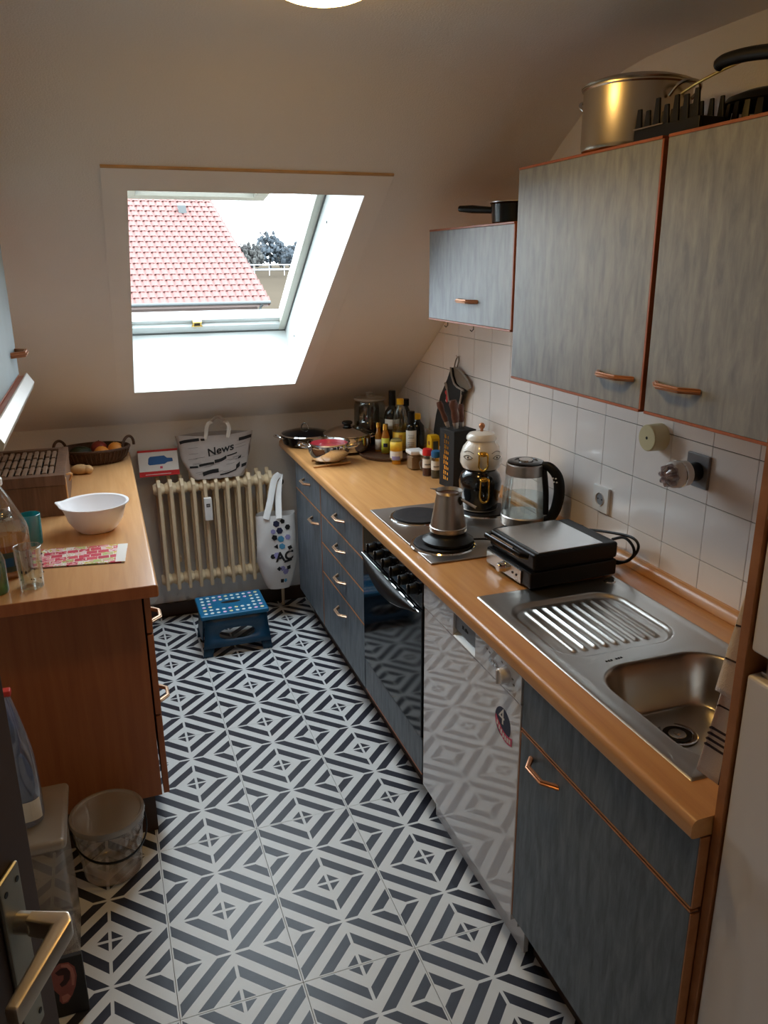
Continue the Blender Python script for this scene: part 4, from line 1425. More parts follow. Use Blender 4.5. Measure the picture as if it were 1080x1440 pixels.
obj('pale_print', MB().box((0.7628, 1.568, 1.166), (0.7635, 1.582, 1.174)), 'paper_white', parent=om, smooth=0)
obj('mitt_hook', MB().tube([(0.7995, 1.520, 1.362), (0.785, 1.520, 1.360), (0.782, 1.520, 1.368)], 0.0025, 6), 'chrome', parent=om)

# double teapot
tx, ty = 0.600, 0.900
tz = ZW + 0.0165
VC = math.atan2(-1.54 - ty, -0.62 - tx)


def rad(a, r, h):
    return Vector((tx + r * math.cos(a), ty + r * math.sin(a), tz + h))


t1 = thing('kettle_pot', 'glossy black lower teapot with gold bow handle on the rear hob ring', 'teapot', (tx, ty, tz))
obj('pot_body', MB().lathe([(0, 0.0), (0.056, 0.0), (0.062, 0.004), (0.066, 0.030), (0.074, 0.080), (0.0755, 0.105), (0.068, 0.130), (0.056, 0.142), (0.055, 0.146), (0, 0.147)], (tx, ty, tz), 40), 'tea_black', parent=t1)
obj('base_ring', MB().lathe([(0.057, 0.0006), (0.063, 0.004), (0.0632, 0.008)], (tx, ty, tz), 40), 'brushed_steel', parent=t1)
t2 = thing('brewing_pot', 'cream teapot with drawn eyes and gold handle, stacked on the black one', 'teapot', (tx, ty, tz + 0.148))
obj('pot_body', MB().lathe([(0, 0.148), (0.052, 0.148), (0.064, 0.154), (0.073, 0.172), (0.072, 0.200), (0.064, 0.226), (0.050, 0.244), (0.048, 0.250), (0, 0.250)], (tx, ty, tz), 40), 'tea_cream', parent=t2)
ld = obj('lid', MB().lathe([(0, 0.2505), (0.050, 0.2505), (0.053, 0.254), (0.052, 0.264), (0.044, 0.274), (0.02, 0.280), (0, 0.281)], (tx, ty, tz), 40), 'tea_cream', parent=t2)
obj('lid_knob', MB().lathe([(0, 0.280), (0.006, 0.280), (0.005, 0.288), (0.010, 0.294), (0.011, 0.302), (0.006, 0.309), (0, 0.310)], (tx, ty, tz), 20), 'handle_copper', parent=ld)


def gold_handle(par, a, h, r, drop, w):
    def P(da, rr_, hh):
        return rad(a + da, rr_, hh)
    m = MB().blob(rad(a, r - 0.016, h), (w, w, w * 0.58), 3)
    o = obj('handle_mount', m, 'gold', parent=par)
    d_ = 0.011 / r
    path = [P(-d_, r + 0.004, h + 0.006), P(-d_, r + 0.020, h + 0.004), P(-d_, r + 0.024, h - 0.02), P(-d_, r + 0.020, h - drop + 0.012), P(0, r + 0.018, h - drop), P(d_, r + 0.020, h - drop + 0.012), P(d_, r + 0.024, h - 0.02), P(d_, r + 0.020, h + 0.004), P(d_, r + 0.004, h + 0.006)]
    obj('handle', MB().tube(spline(path, 4), 0.0032, 8), 'gold', parent=par)


gold_handle(t2, VC + 0.10, 0.212, 0.070, 0.052, 0.021)
gold_handle(t1, VC + 0.18, 0.122, 0.0695, 0.075, 0.022)
# drawn eyes on the cream pot
for s in (-1, 1):
    m = MB()
    for da0, da1, hm, up_ in ((0.50, 1.05, 0.199, 0.007), (0.50, 1.05, 0.199, -0.007), (0.46, 1.12, 0.214, 0.006)):
        ps = []
        for k in range(9):
            u = k / 8
            hh = hm + up_ * math.sin(PI * u)
            rr_ = 0.0728 if hh < 0.200 else 0.0728 - (hh - 0.200) * 0.31
            ps.append(rad(VC + 0.10 + s * (da0 + (da1 - da0) * u), rr_ + 0.0003, hh))
        m.tube(ps, 0.0009, 5)
    m.blob(rad(VC + 0.10 + s * 0.76, 0.0722, 0.199), (0.003, 0.003, 0.004), 1)
    obj('drawn_eye', m, 'ink', parent=t2)

# glass electric kettle
kx, ky = 0.668, 0.705
kz = ZW + 0.0175
kt = thing('electric_kettle', 'glass electric kettle half full of water with black handle', 'kettle', (kx, ky, kz))
obj('kettle_body', MB().lathe([(0.074, 0.030), (0.0745, 0.034), (0.076, 0.060), (0.071, 0.120), (0.0635, 0.172)], (kx, ky, kz), 40), 'kettle_glass', parent=kt)
obj('water', MB().lathe([(0, 0.032), (0.072, 0.032), (0.0735, 0.060), (0.0708, 0.096), (0, 0.096)], (kx, ky, kz), 36), 'water', parent=kt)
obj('base', MB().lathe([(0, 0.0), (0.076, 0.0), (0.077, 0.004), (0.076, 0.010), (0.0765, 0.012), (0.0765, 0.028), (0.074, 0.031), (0, 0.031)], (kx, ky, kz), 40), 'brushed_steel', parent=kt)
obj('collar', MB().lathe([(0.0635, 0.168), (0.0655, 0.170), (0.0635, 0.204), (0.060, 0.208)], (kx, ky, kz), 40), 'brushed_steel', parent=kt, solid=0.002)
ld = obj('lid', MB().lathe([(0.061, 0.206), (0.060, 0.211), (0.050, 0.2145), (0.038, 0.2145), (0.036, 0.212), (0, 0.212)], (kx, ky, kz), 36), 'black_enamel', parent=kt)
obj('lid_button', MB().lathe([(0.024, 0.2125), (0.023, 0.218), (0, 0.219)], (kx, ky, kz), 24), 'steel', parent=ld)
hv = Vector((0.62, -0.78, 0)).normalized()
c = Vector((kx, ky, kz))
hp2 = [c + hv * 0.058 + Vector((0, 0, 0.204)), c + hv * 0.085 + Vector((0, 0, 0.200)), c + hv * 0.112 + Vector((0, 0, 0.170)), c + hv * 0.120 + Vector((0, 0, 0.120)), c + hv * 0.112 + Vector((0, 0, 0.065)), c + hv * 0.094 + Vector((0, 0, 0.028)), c + hv * 0.075 + Vector((0, 0, 0.018))]
hs = spline(hp2, 5)
hn = obj('handle', MB().tube(hs, [0.013 + 0.006 * math.sin(PI * i / (len(hs) - 1)) for i in range(len(hs))], 12, flat=0.75), 'black_plastic', parent=kt)
obj('handle_bridge', MB().tube(spline([c + hv * 0.064 + Vector((0, 0, 0.19)), c + hv * 0.074 + Vector((0, 0, 0.12)), c + hv * 0.078 + Vector((0, 0, 0.04))], 5), 0.010, 8), 'black_plastic', parent=kt)
sv = hv.cross(Vector((0, 0, 1)))
m = MB()
for i in range(2):
    for k in range(2):
        p0 = c + hv * (0.108 + 0.004 * (1 - k)) - sv * 0.0 + Vector((0, 0, 0.158 + 0.012 * k))
        q = p0 + (sv * (-0.0175) if sv.dot(Vector((-0.7, -0.7, 0))) < 0 else sv * 0.0175) + hv * (0.010 * i - 0.006)
        m.blob(q, (0.0035, 0.0035, 0.0028), 1)
obj('button_row', m, 'white_plastic', parent=kt, kind='stuff')

# steel coffee pot on its black foot, on the front ring
cx, cy = 0.352, 0.618
cz = ZW + 0.0165
cf = thing('coffee_pot', 'steel conical coffee pot on a black foot, on the front hob ring', 'coffee pot', (cx, cy, cz))
obj('foot', MB().lathe([(0, 0), (0.078, 0.0), (0.082, 0.004), (0.081, 0.010), (0.062, 0.022), (0.057, 0.030), (0.057, 0.040), (0, 0.040)], (cx, cy, cz), 40), 'black_plastic', parent=cf)
obj('pot_body', MB().lathe([(0.056, 0.036), (0.0585, 0.040), (0.0585, 0.052), (0.056, 0.054), (0.038, 0.158), (0.043, 0.168), (0.041, 0.168), (0.036, 0.158), (0.052, 0.06), (0.02, 0.055), (0, 0.055)], (cx, cy, cz), 40), 'brushed_steel', parent=cf)
obj('pot_interior', MB().lathe([(0.0365, 0.156), (0, 0.150)], (cx, cy, cz), 32), 'dark_wood', parent=cf)
hv2 = Vector((0.55, -0.84, 0)).normalized()
c = Vector((cx, cy, cz))
obj('handle_mount', MB().blob(c + hv2 * 0.043 + Vector((0, 0, 0.140)), (0.008, 0.008, 0.014), 2), 'black_plastic', parent=cf)
obj('handle', MB().tube([c + hv2 * 0.044 + Vector((0, 0, 0.146)), c + hv2 * 0.100 + Vector((0, 0, 0.128))], 0.0048, 10), 'chrome', parent=cf)
sp_ = Vector((-0.93, 0.36, 0)).normalized()
obj('pouring_spout', MB().prism([tuple(c + sp_ * 0.037 + Vector((0, 0, 0.146))), tuple(c + sp_ * 0.038 + sp_.cross(Vector((0, 0, 1))) * 0.010 + Vector((0, 0, 0.169))), tuple(c + sp_ * 0.058 + Vector((0, 0, 0.172))), tuple(c + sp_ * 0.038 - sp_.cross(Vector((0, 0, 1))) * 0.010 + Vector((0, 0, 0.169)))], (0, 0, 0.002)),
    'brushed_steel', parent=cf, smooth=0)
obj('power_cord', MB().tube(spline([(0.425, 0.598, cz + 0.004), (0.47, 0.585, cz + 0.003), (0.53, 0.56, ZW + 0.010), (0.60, 0.50, ZW + 0.010), (0.70, 0.47, ZW + 0.004)], 5), 0.0032, 8), 'black_plastic', parent=cf)

# contact grill
gr = thing('contact_grill', 'black contact grill with steel top plate next to the sink', 'grill', (0.54, 0.325, Z))
ang = math.radians(3)


def gbox(a, b, bev, seg=2):
    return MB().box(a, b, bev, seg).rotate((0.54, 0.325, 0), 'Z', ang)


for x, y in ((0.43, 0.235), (0.43, 0.425), (0.66, 0.235), (0.66, 0.425)):
    obj('foot', MB().cyl((x, y, Z + 0.0005), (x, y, Z + 0.01), 0.011, 12).rotate((0.54, 0.325, 0), 'Z', ang), 'black_plastic', parent=gr)
obj('lower_shell', gbox((0.403, 0.206, Z + 0.008), (0.688, 0.446, Z + 0.055), 0.006), 'black_plastic', parent=gr)
obj('upper_shell', gbox((0.412, 0.206, Z + 0.059), (0.688, 0.446, Z + 0.106), 0.008, 3), 'black_plastic', parent=gr)
obj('grill_plate', gbox((0.418, 0.214, Z + 0.054), (0.680, 0.438, Z + 0.060), 0), 'dark_gap', parent=gr, smooth=0)
obj('top_plate', gbox((0.430, 0.214, Z + 0.1055), (0.640, 0.440, Z + 0.1085), 0.0012), 'steel', parent=gr)
m = gbox((0.399, 0.250, Z + 0.010), (0.4035, 0.438, Z + 0.048), 0.0015)
cpn = obj('control_panel', m, 'steel', parent=gr)
kn = MB().lathe([(0, 0.020), (0.011, 0.020), (0.0135, 0.016), (0.015, 0.003), (0.017, 0), (0, 0)], (0.3985, 0.340, Z + 0.029), 24, axis=(-1, 0, 0)).rotate((0.54, 0.325, 0), 'Z', ang)
obj('thermostat_knob', kn, 'chrome', parent=gr)
for yy in (0.292, 0.272):
    obj('indicator', MB().cyl((0.3992, yy, Z + 0.029), (0.3975, yy, Z + 0.029), 0.0035, 10).rotate((0.54, 0.325, 0), 'Z', ang), 'black_plastic', parent=gr)
hd_ = MB().tube([(0.404, 0.222, Z + 0.098), (0.386, 0.235, Z + 0.101), (0.384, 0.260, Z + 0.102), (0.384, 0.392, Z + 0.102), (0.386, 0.417, Z + 0.101), (0.404, 0.430, Z + 0.098)], 0.009, 10).rotate((0.54, 0.325, 0), 'Z', ang)
obj('lid_handle', hd_, 'black_enamel', parent=gr)
obj('lid_handle_trim', MB().tube([(0.383, 0.268, Z + 0.1105), (0.383, 0.384, Z + 0.1105)], 0.0035, 8).rotate((0.54, 0.325, 0), 'Z', ang), 'chrome', parent=gr)
for yy in (0.246, 0.405):
    obj('hinge_cap', MB().cyl((0.690, yy, Z + 0.075), (0.705, yy, Z + 0.075), 0.014, 14, bev=0.002).rotate((0.54, 0.325, 0), 'Z', ang), 'black_plastic', parent=gr)
cord = spline([(0.700, 0.300, Z + 0.020), (0.735, 0.262, Z + 0.018), (0.752, 0.222, Z + 0.050), (0.755, 0.205, Z + 0.088), (0.752, 0.235, Z + 0.105), (0.748, 0.320, Z + 0.092), (0.742, 0.400, Z + 0.075), (0.735, 0.455, Z + 0.062)], 6)
obj('power_cord', MB().tube(cord, 0.0042, 8), 'black_plastic', parent=gr)
cord = spline([(0.735, 0.300, Z + 0.080), (0.745, 0.260, Z + 0.097), (0.749, 0.225, Z + 0.085), (0.748, 0.214, Z + 0.060), (0.740, 0.240, Z + 0.030), (0.715, 0.290, Z + 0.024)], 6)
obj('power_cord', MB().tube(cord, 0.0042, 8), 'black_plastic', parent=gr)
obj('plug', MB().cyl((0.735, 0.455, Z + 0.062), (0.728, 0.487, Z + 0.056), 0.013, 14, 0.017, bev=0.002), 'black_plastic', parent=gr)

# ------------------------------------------------------------------ fittings on the tiles
so = thing('wall_socket', 'white wall socket low on the tiles behind the grill cord', 'socket', (0.80, 0.452, 1.035))
obj('frame', MB().box((0.789, 0.412, 0.995), (0.7998, 0.493, 1.077), 0.004), 'white_plastic', parent=so)
obj('cup', MB().lathe([(0.0215, 0), (0.0205, 0.003), (0.019, 0.0005), (0.0185, -0.0005)], (0.789, 0.452, 1.036), 28, axis=(-1, 0, 0)), 'white_plastic', parent=so)
cu_ = obj('cup_floor', MB().lathe([(0.0185, 0.0004), (0, 0.0004)], (0.789, 0.452, 1.036), 24, axis=(-1, 0, 0)), 'grey_plastic', parent=so)
for dy in (-0.0095, 0.0095):
    obj('contact_hole', MB().cyl((0.7885, 0.452 + dy, 1.036), (0.7879, 0.452 + dy, 1.036), 0.0028, 10), 'ink', parent=cu_)
cp = thing('junction_cover', 'round cream plastic cover on the tiles under the wall cabinet', 'cover', (0.80, 0.212, 1.278))
obj('cap', MB().lathe([(0, 0.046), (0.034, 0.046), (0.0365, 0.043), (0.0375, 0), (0, 0)], (0.7998, 0.212, 1.279), 36, axis=(-1, 0, 0)), 'cream_plastic', parent=cp)
obj('screw', MB().cyl((0.7545, 0.212, 1.279), (0.7532, 0.212, 1.279), 0.0042, 12), 'dark_gap', parent=cp)
gs = thing('plug_adapter', 'grey wall plate with a clear ribbed plug-in light on the tiles', 'night light', (0.80, 0.05, 1.223))
obj('plate', MB().box((0.790, 0.009, 1.180), (0.7998, 0.090, 1.267), 0.003), 'socket_grey', parent=gs)
ax = (-1, -0.05, -0.02)
obj('plug', MB().lathe([(0, 0.0), (0.024, 0.0), (0.025, 0.004), (0.022, 0.034), (0, 0.034)], (0.790, 0.048, 1.222), 28, axis=ax), 'black_plastic', parent=gs)
obj('barrel', MB().lathe([(0.022, 0.034), (0.033, 0.038), (0.034, 0.050), (0.034, 0.078), (0.030, 0.084), (0, 0.084)], (0.790, 0.048, 1.222), 32, axis=ax), 'white_plastic', parent=gs)
obj('ring', MB().lathe([(0.0342, 0.056), (0.0355, 0.057), (0.0355, 0.062), (0.0342, 0.063)], (0.790, 0.048, 1.222), 32, axis=ax), 'chrome', parent=gs)
b2 = MB()
e0 = Vector((0.790, 0.048, 1.222))
av = Vector(ax).normalized()
for k in range(8):
    q = Vector((0, math.cos(k * PI / 4), math.sin(k * PI / 4)))
    b2.tube([e0 + av * 0.080 + q * 0.024, e0 + av * 0.098 + q * 0.022, e0 + av * 0.104 + q * 0.012], [0.0075, 0.007, 0.004], 8)
b2.lathe([(0.024, 0.082), (0.020, 0.098), (0, 0.102)], tuple(e0), 24, axis=ax)
obj('ribbed_lens', b2, 'knob_clear', parent=gs)

# tea towel hanging on the side panel
tw = thing('tea_towel', 'white checked tea towel hanging from the beech side panel over the sink', 'towel', (0.31, -0.69, 1.36))


def towel(y0, top, bot, x0t, x1t, x0b, x1b, w, ph):
    def f(u, v):
        z = top + (bot - top) * v
        xa = x0t + (x0b - x0t) * v
        xb_ = x1t + (x1b - x1t) * v
        x = xa + (xb_ - xa) * u
        y = y0 + w * (0.5 + 0.5 * math.sin(u * PI * 2.6 + ph + v * 0.8)) * (0.35 + 0.65 * v)
        return (x, y, z - 0.020 * math.sin(u * PI) * (v ** 3) + 0.010 * u * v)
    return f


f1 = towel(-0.704, 1.345, 0.935, 0.283, 0.300, 0.236, 0.300, 0.052, 0.4)
f2 = towel(-0.702, 1.345, 1.085, 0.280, 0.315, 0.246, 0.330, 0.048, 1.6)
obj('front_fold', MB().grid(f1, 14, 40), 'cloth_white', parent=tw, solid=0.0012, smooth=60)
obj('back_fold', MB().grid(f2, 14, 30), 'cloth_white', parent=tw, solid=0.0012, smooth=60)


def stripes(f, us, vs, r=0.0017, thick=()):
    m = MB()
    for u in us:
        m.tube([Vector(f(u, k / 24)) + Vector((-0.0005, -0.0012, 0)) for k in range(25)], r, 4)
    for v in vs:
        m.tube([Vector(f(k / 14, v)) + Vector((-0.0005, -0.0014, 0)) for k in range(15)], r, 4)
    for v in thick:
        m.tube([Vector(f(k / 14, v)) + Vector((-0.0005, -0.0014, 0)) for k in range(15)], r * 1.5, 4)
    return m


obj('woven_lines', stripes(f1, (0.28, 0.72), (0.16, 0.34, 0.52, 0.70), thick=(0.80, 0.825, 0.85, 0.875)), 'cloth_line', parent=tw, kind='stuff')
obj('woven_lines', stripes(f2, (0.15, 0.30, 0.42, 0.54), (0.12, 0.34, 0.56, 0.78)), 'cloth_line', parent=tw, kind='stuff')
obj('towel_hook', MB().tube([(0.292, -0.7062, 1.352), (0.292, -0.690, 1.350), (0.292, -0.684, 1.358)], 0.003, 6), 'chrome', parent=tw)

# ------------------------------------------------------------------ radiator and what is on it
ra = thing('radiator', 'cream ribbed radiator on the wall under the roof window', 'radiator', (-0.156, 2.30, 0.18))
RX0, RN, RP = -0.452, 11, 0.0537
RY0, RY1, RZ0, RZ1 = 2.225, 2.335, 0.205, 0.742
first = None
for i in range(RN):
    xc = RX0 + RP * (i + 0.5)
    if first is None:
        m = MB()
        ym = (RY0 + RY1) / 2
        for ya, yb in ((RY0, RY0 + 0.036), (RY1 - 0.036, RY1)):
            m.prism([(xc - 0.0085, ya, RZ0 - 0.008), (xc + 0.0085, ya, RZ0 - 0.008), (xc + 0.0105, yb, RZ0 + 0.02), (xc - 0.0105, yb, RZ0 + 0.02)], (0, 0, RZ1 - RZ0 - 0.004), 0.004)
        m.box((xc - 0.015, RY0 + 0.045, RZ0 + 0.05), (xc + 0.015, RY1 - 0.03, RZ1 - 0.05), 0.006)
        for zz, s in ((RZ1 - 0.036, 1), (RZ0 + 0.036, -1)):
            m.lathe([(0, 0), (0.022, 0), (0.030, RP * 0.28), (0.034, RP * 0.5), (0.030, RP * 0.72), (0.022, RP - 0.0012), (0, RP - 0.0012)], (xc - RP / 2 + 0.0006, ym, zz), 18, axis=(1, 0, 0), sy=1.45)
            m.blob((xc, ym, zz + s * 0.010), (0.018, 0.052, 0.026), 2)
        first = obj('section', m, 'radiator_cream', parent=ra, smooth=50)
    else:
        inst(first, (RP * i, 0, 0), ra)
# bracket hints and connecting pipe with its valve
obj('valve_body', MB().cyl((RX0 + RP * RN, 2.280, RZ1 - 0.045), (0.168, 2.280, RZ1 - 0.045), 0.012, 12).cyl((0.160, 2.280, RZ1 - 0.045), (0.160, 2.383, RZ1 - 0.045), 0.009, 12), 'brass', parent=ra)
obj('valve_knob', MB().lathe([(0, 0.032), (0.016, 0.032), (0.019, 0.026), (0.020, 0.0), (0, 0)], (0.160, 2.268, RZ1 - 0.045), 18, axis=(0, -1, 0)), 'black_plastic', parent=ra)
obj('return_pipe', MB().tube([(RX0 + RP * RN, 2.28, RZ0 + 0.045), (0.150, 2.28, RZ0 + 0.045), (0.160, 2.29, RZ0 + 0.03), (0.160, 2.31, 0.002)], 0.008, 8), 'radiator_cream', parent=ra)
for xx in (-0.35, 0.05):
    obj('wall_bracket', MB().box((xx - 0.008, 2.332, RZ0 + 0.10), (xx + 0.008, 2.3845, RZ0 + 0.125)), 'radiator_cream', parent=ra, smooth=0)
hm = thing('heat_meter', 'small white heat meter clipped to the ribs of the radiator', 'meter', (-0.205, 2.21, 0.60))
obj('case', MB().box((-0.225, 2.196, 0.548), (-0.187, 2.2205, 0.662), 0.004), 'white_plastic', parent=hm)
obj('display', MB().box((-0.215, 2.1952, 0.617), (-0.197, 2.1962, 0.634), 0.0005, 1), 'ink', parent=hm, smooth=0)
obj('display_pane', MB().box((-0.2125, 2.1947, 0.621), (-0.2005, 2.1953, 0.630)), 'ink_grey', parent=hm, smooth=0)


def soft_bag(xc, yc, z0, z1, wfn, dfn, cren, seed, n=56, rows=26, pw=0.55):
    """closed soft bag: rings of a rounded-box section with random creases; returns (builder, front surface function)"""
    rn = random.Random(seed)
    ph = [(rn.random() * 6.3, rn.random() * 6.3, 2 + rn.random() * 5, 3 + rn.random() * 9) for _ in range(6)]

    def crease(a, v):
        return sum(math.sin(a * p[2] + p[0]) * math.sin(v * p[3] + p[1]) for p in ph) / 6

    def P(a, v, off=0.0):
        w, d = wfn(v), dfn(v)
        ca_, sa_ = math.cos(a), math.sin(a)
        k = cren * crease(a, v) * math.sin(PI * min(1, v * 0.9 + 0.08)) + off
        x = xc + math.copysign(abs(ca_) ** pw, ca_) * (w + k)
        y = yc + math.copysign(abs(sa_) ** pw, sa_) * (d + k)
        return Vector((x, y, z0 + (z1 - z0) * v + cren * 0.4 * math.sin(a * 3 + seed) * v))
    m = MB()
    m.grid(lambda u, v: P(u * 2 * PI, v), n, rows)
    m.prism([P(2 * PI * i / 28, 0.0) for i in range(28)], (0, 0, 0.002))
    return m, P


def patch(m, P, a0, a1, v0, v1, na=6, nv=2, off=0.0016, skew=0.0):
    m.grid(lambda u, v: P(a0 + (a1 - a0) * u, v0 + (v1 - v0) * v + skew * u, off), na, nv)


nb = thing('shopping_bag', 'newspaper-print shopping bag sitting on top of the radiator', 'bag', (-0.14, 2.29, 0.745))
m, P = soft_bag(-0.142, 2.290, 0.746, 0.958, lambda v: 0.128 + 0.058 * v ** 0.8, lambda v: 0.052 * (1 - 0.45 * v), 0.012, 3)
b_ = obj('bag_body', m, 'news_fabric', parent=nb, smooth=70)
PI15 = 1.5 * PI


def ang(x, v, w):
    """angle on the front that gives the wanted x offset as a share of the half width"""
    t = max(-1, min(1, x))
    ca_ = math.copysign(abs(t) ** (1 / 0.55), t)
    return 2 * PI - math.acos(ca_)


bars = [(-0.93, -0.42, 0.80, 0.045, 0.09), (-0.38, -0.28, 0.89, 0.035, 0.0), (0.62, 0.97, 0.82, 0.05, 0.02), (-0.86, -0.62, 0.26, 0.03, 0.01), (-0.58, -0.10, 0.29, 0.035, 0.05),
        (-0.08, 0.28, 0.36, 0.05, 0.09), (0.30, 0.60, 0.49, 0.02, 0.05), (-0.52, 0.02, 0.07, 0.06, 0.07), (0.06, 0.62, 0.06, 0.022, 0.10), (0.60, 0.74, 0.17, 0.07, 0.06), (0.80, 0.94, 0.19, 0.05, 0.03), (0.66, 0.75, 0.40, 0.03, 0.03)]
for x0, x1, v, h, sk_ in bars:
    m = MB()
    patch(m, P, ang(x0, v, 0), ang(x1, v, 0), v, v + h * 1.5, 8, 1, 0.0014, sk_)
    obj('print_bar', m, 'ink', parent=b_, smooth=0)
m = MB()
rn = random.Random(11)
for k in range(34):
    x0 = -0.9 + rn.random() * 1.5
    v = 0.1 + rn.random() * 0.75
    if 0.52 < v < 0.78 and -0.3 < x0 < 0.5:
        continue
    patch(m, P, ang(x0, v, 0), ang(x0 + 0.28, v, 0), v, v + 0.008, 4, 1, 0.001, 0.03)
obj('print_lines', m, 'ink_grey', parent=b_, smooth=0, kind='stuff')
tb = MB().text('News', 0.052, (0, 0, 0), (1, 0, 0), (0, 0, 1), 0.0, bold=0.0010)
for v in tb.bm.verts:
    xo = (v.co.x + 0.020) / 0.165
    vv = 0.64 + v.co.z / 0.212 + 0.16 * xo
    v.co = P(ang(xo, vv, 0), vv, 0.0022)
obj('print_word', tb, 'ink', parent=b_, smooth=0)
for xx, top in ((-0.183, (-0.168, 2.272, 1.000)), (-0.076, (-0.078, 2.272, 0.998))):
    m = MB().tube(spline([(xx - 0.006, 2.262, 0.938), (xx - 0.002, 2.262, 0.955), (xx + 0.004, 2.268, 0.985), (top[0], 2.282, 1.006), (top[0] + (0.02 if xx < -0.1 else -0.01), 2.300, 1.012)], 5), 0.009, 8, flat=0.25, up=(1, 0, 0))
    obj('bag_strap', m, 'paper_white', parent=nb)
m = MB().tube(spline([(-0.150, 2.300, 1.012), (-0.128, 2.312, 1.030), (-0.105, 2.312, 1.030), (-0.088, 2.300, 1.012)], 5), 0.008, 8, flat=0.25, up=(0, 0, 1))
obj('bag_strap', m, 'news_fabric', parent=nb)

rbx = thing('product_box', 'white and red carton with a blue picture, on the radiator beside the bag', 'carton', (-0.40, 2.29, 0.745))
bt = Matrix.Rotation(math.radians(-14), 3, 'X')
pv = (-0.40, 2.32, 0.750)


def rbox_(a, b, bev=0.0):
    m = MB().box(a, b, bev)
    bmesh.ops.rotate(m.bm, verts=m.bm.verts, cent=pv, matrix=bt)
    return m


obj('carton', rbox_((-0.505, 2.272, 0.762), (-0.3205, 2.335, 0.888), 0.002), 'paper_white', parent=rbx)
obj('red_band', rbox_((-0.5055, 2.2708, 0.762), (-0.3200, 2.2720, 0.786)), 'red_print', parent=rbx, smooth=0)
obj('red_band', rbox_((-0.5055, 2.2708, 0.878), (-0.3200, 2.2720, 0.888)), 'red_print', parent=rbx, smooth=0)
obj('fine_print', rbox_((-0.478, 2.2704, 0.770), (-0.36, 2.2709, 0.7725)), 'paper_white', parent=rbx, smooth=0)
m = MB().prism([(-0.462, 2.2712, 0.822), (-0.458, 2.2712, 0.848), (-0.45, 2.2712, 0.856), (-0.385, 2.2712, 0.858), (-0.372, 2.2712, 0.846), (-0.348, 2.2712, 0.844), (-0.346, 2.2712, 0.828), (-0.372, 2.2712, 0.826), (-0.385, 2.2712, 0.818), (-0.455, 2.2712, 0.816)], (0, 0.0008, 0))
bmesh.ops.rotate(m.bm, verts=m.bm.verts, cent=pv, matrix=bt)
obj('picture_print', m, 'blue_print', parent=rbx, smooth=0)
obj('emblem_print', rbox_((-0.408, 2.2708, 0.797), (-0.396, 2.2720, 0.808)), 'pink_print', parent=rbx, smooth=0)

wb = thing('carrier_bag', 'white carrier bag with printed symbols hanging from the radiator valve', 'bag', (0.11, 2.19, 0.18))
m, P = soft_bag(0.112, 2.165, 0.175, 0.560, lambda v: 0.058 + 0.045 * min(1, v * 2.6) ** 0.7 - 0.006 * v, lambda v: 0.035 + 0.030 * math.sin(PI * min(1, 0.15 + v * 0.75)), 0.010, 8, pw=0.75)
b_ = obj('bag_body', m, 'bag_fabric', parent=wb, smooth=70)
obj('bag_strap', MB().tube(spline([(0.055, 2.115, 0.55), (0.085, 2.150, 0.62), (0.125, 2.215, 0.715), (0.155, 2.236, 0.735), (0.158, 2.236, 0.728), (0.138, 2.190, 0.66), (0.125, 2.140, 0.59), (0.118, 2.110, 0.548)], 5), 0.016, 8, flat=0.15, up=(1, 0, 0)), 'bag_fabric', parent=wb)


def angw(x):
    ca_ = math.copysign(abs(x) ** (1 / 0.75), x)
    return 2 * PI - math.acos(ca_)


def disc(P, x, v, r, mat, n=6, rot=0.0):
    m = MB()
    c0 = P(angw(x), v, 0.0016)
    pts = []
    for k in range(n):
        t = 2 * PI * k / n + rot
        xo = x + r / 0.10 * math.cos(t)
        pts.append(P(angw(max(-0.98, min(0.98, xo))), v + r / 0.385 * math.sin(t), 0.0016))
    b3 = bmesh.new()
    vs = [b3.verts.new(p) for p in pts]
    cvt = b3.verts.new(c0)
    for k in range(n):
        b3.faces.new((vs[k], vs[(k + 1) % n], cvt))
    m._join(b3)
    return obj('printed_symbol', m, mat, parent=b_, smooth=0)


for x, v, r, mt, nn_ in ((0.28, 0.90, 0.012, 'ink_navy', 6), (0.60, 0.93, 0.009, 'ink', 5), (0.42, 0.81, 0.012, 'ink_navy', 6), (0.15, 0.72, 0.011, 'ink', 5), (0.46, 0.70, 0.012, 'ink_blue', 6), (0.22, 0.60, 0.010, 'ink', 3),
                        (0.50, 0.60, 0.011, 'ink_blue', 6), (0.80, 0.72, 0.010, 'ink_violet', 6), (0.10, 0.80, 0.009, 'ink_violet', 6), (0.22, 0.48, 0.012, 'ink_violet', 6), (0.02, 0.47, 0.009, 'ink', 6), (0.30, 0.30, 0.009, 'ink', 4),
                        (0.48, 0.30, 0.010, 'ink_violet', 6), (0.66, 0.25, 0.012, 'ink_violet', 6), (0.82, 0.30, 0.010, 'ink', 4), (0.46, 0.12, 0.010, 'ink', 4), (0.68, 0.12, 0.008, 'ink_blue', 5), (0.84, 0.85, 0.010, 'ink', 6), (0.86, 0.58, 0.009, 'ink', 4)):
    disc(P, x - 0.36, v, r * 1.45, mt, nn_, x * 5)
tb = MB().text('AC', 0.066, (0, 0, 0), (1, 0, 0), (0, 0, 1), 0.0, bold=0.0022)
for v in tb.bm.verts:
    xo = 0.24 + v.co.x / 0.105
    v.co = P(angw(max(-0.97, min(0.97, xo))), 0.455 + v.co.z / 0.385 + 0.03 * xo, 0.002)
obj('print_word', tb, 'ink', parent=b_, smooth=0)
m = MB()
patch(m, P, angw(0.20), angw(0.60), 0.375, 0.405, 6, 1, 0.0018, 0.02)
obj('print_bar', m, 'ink', parent=b_, smooth=0)

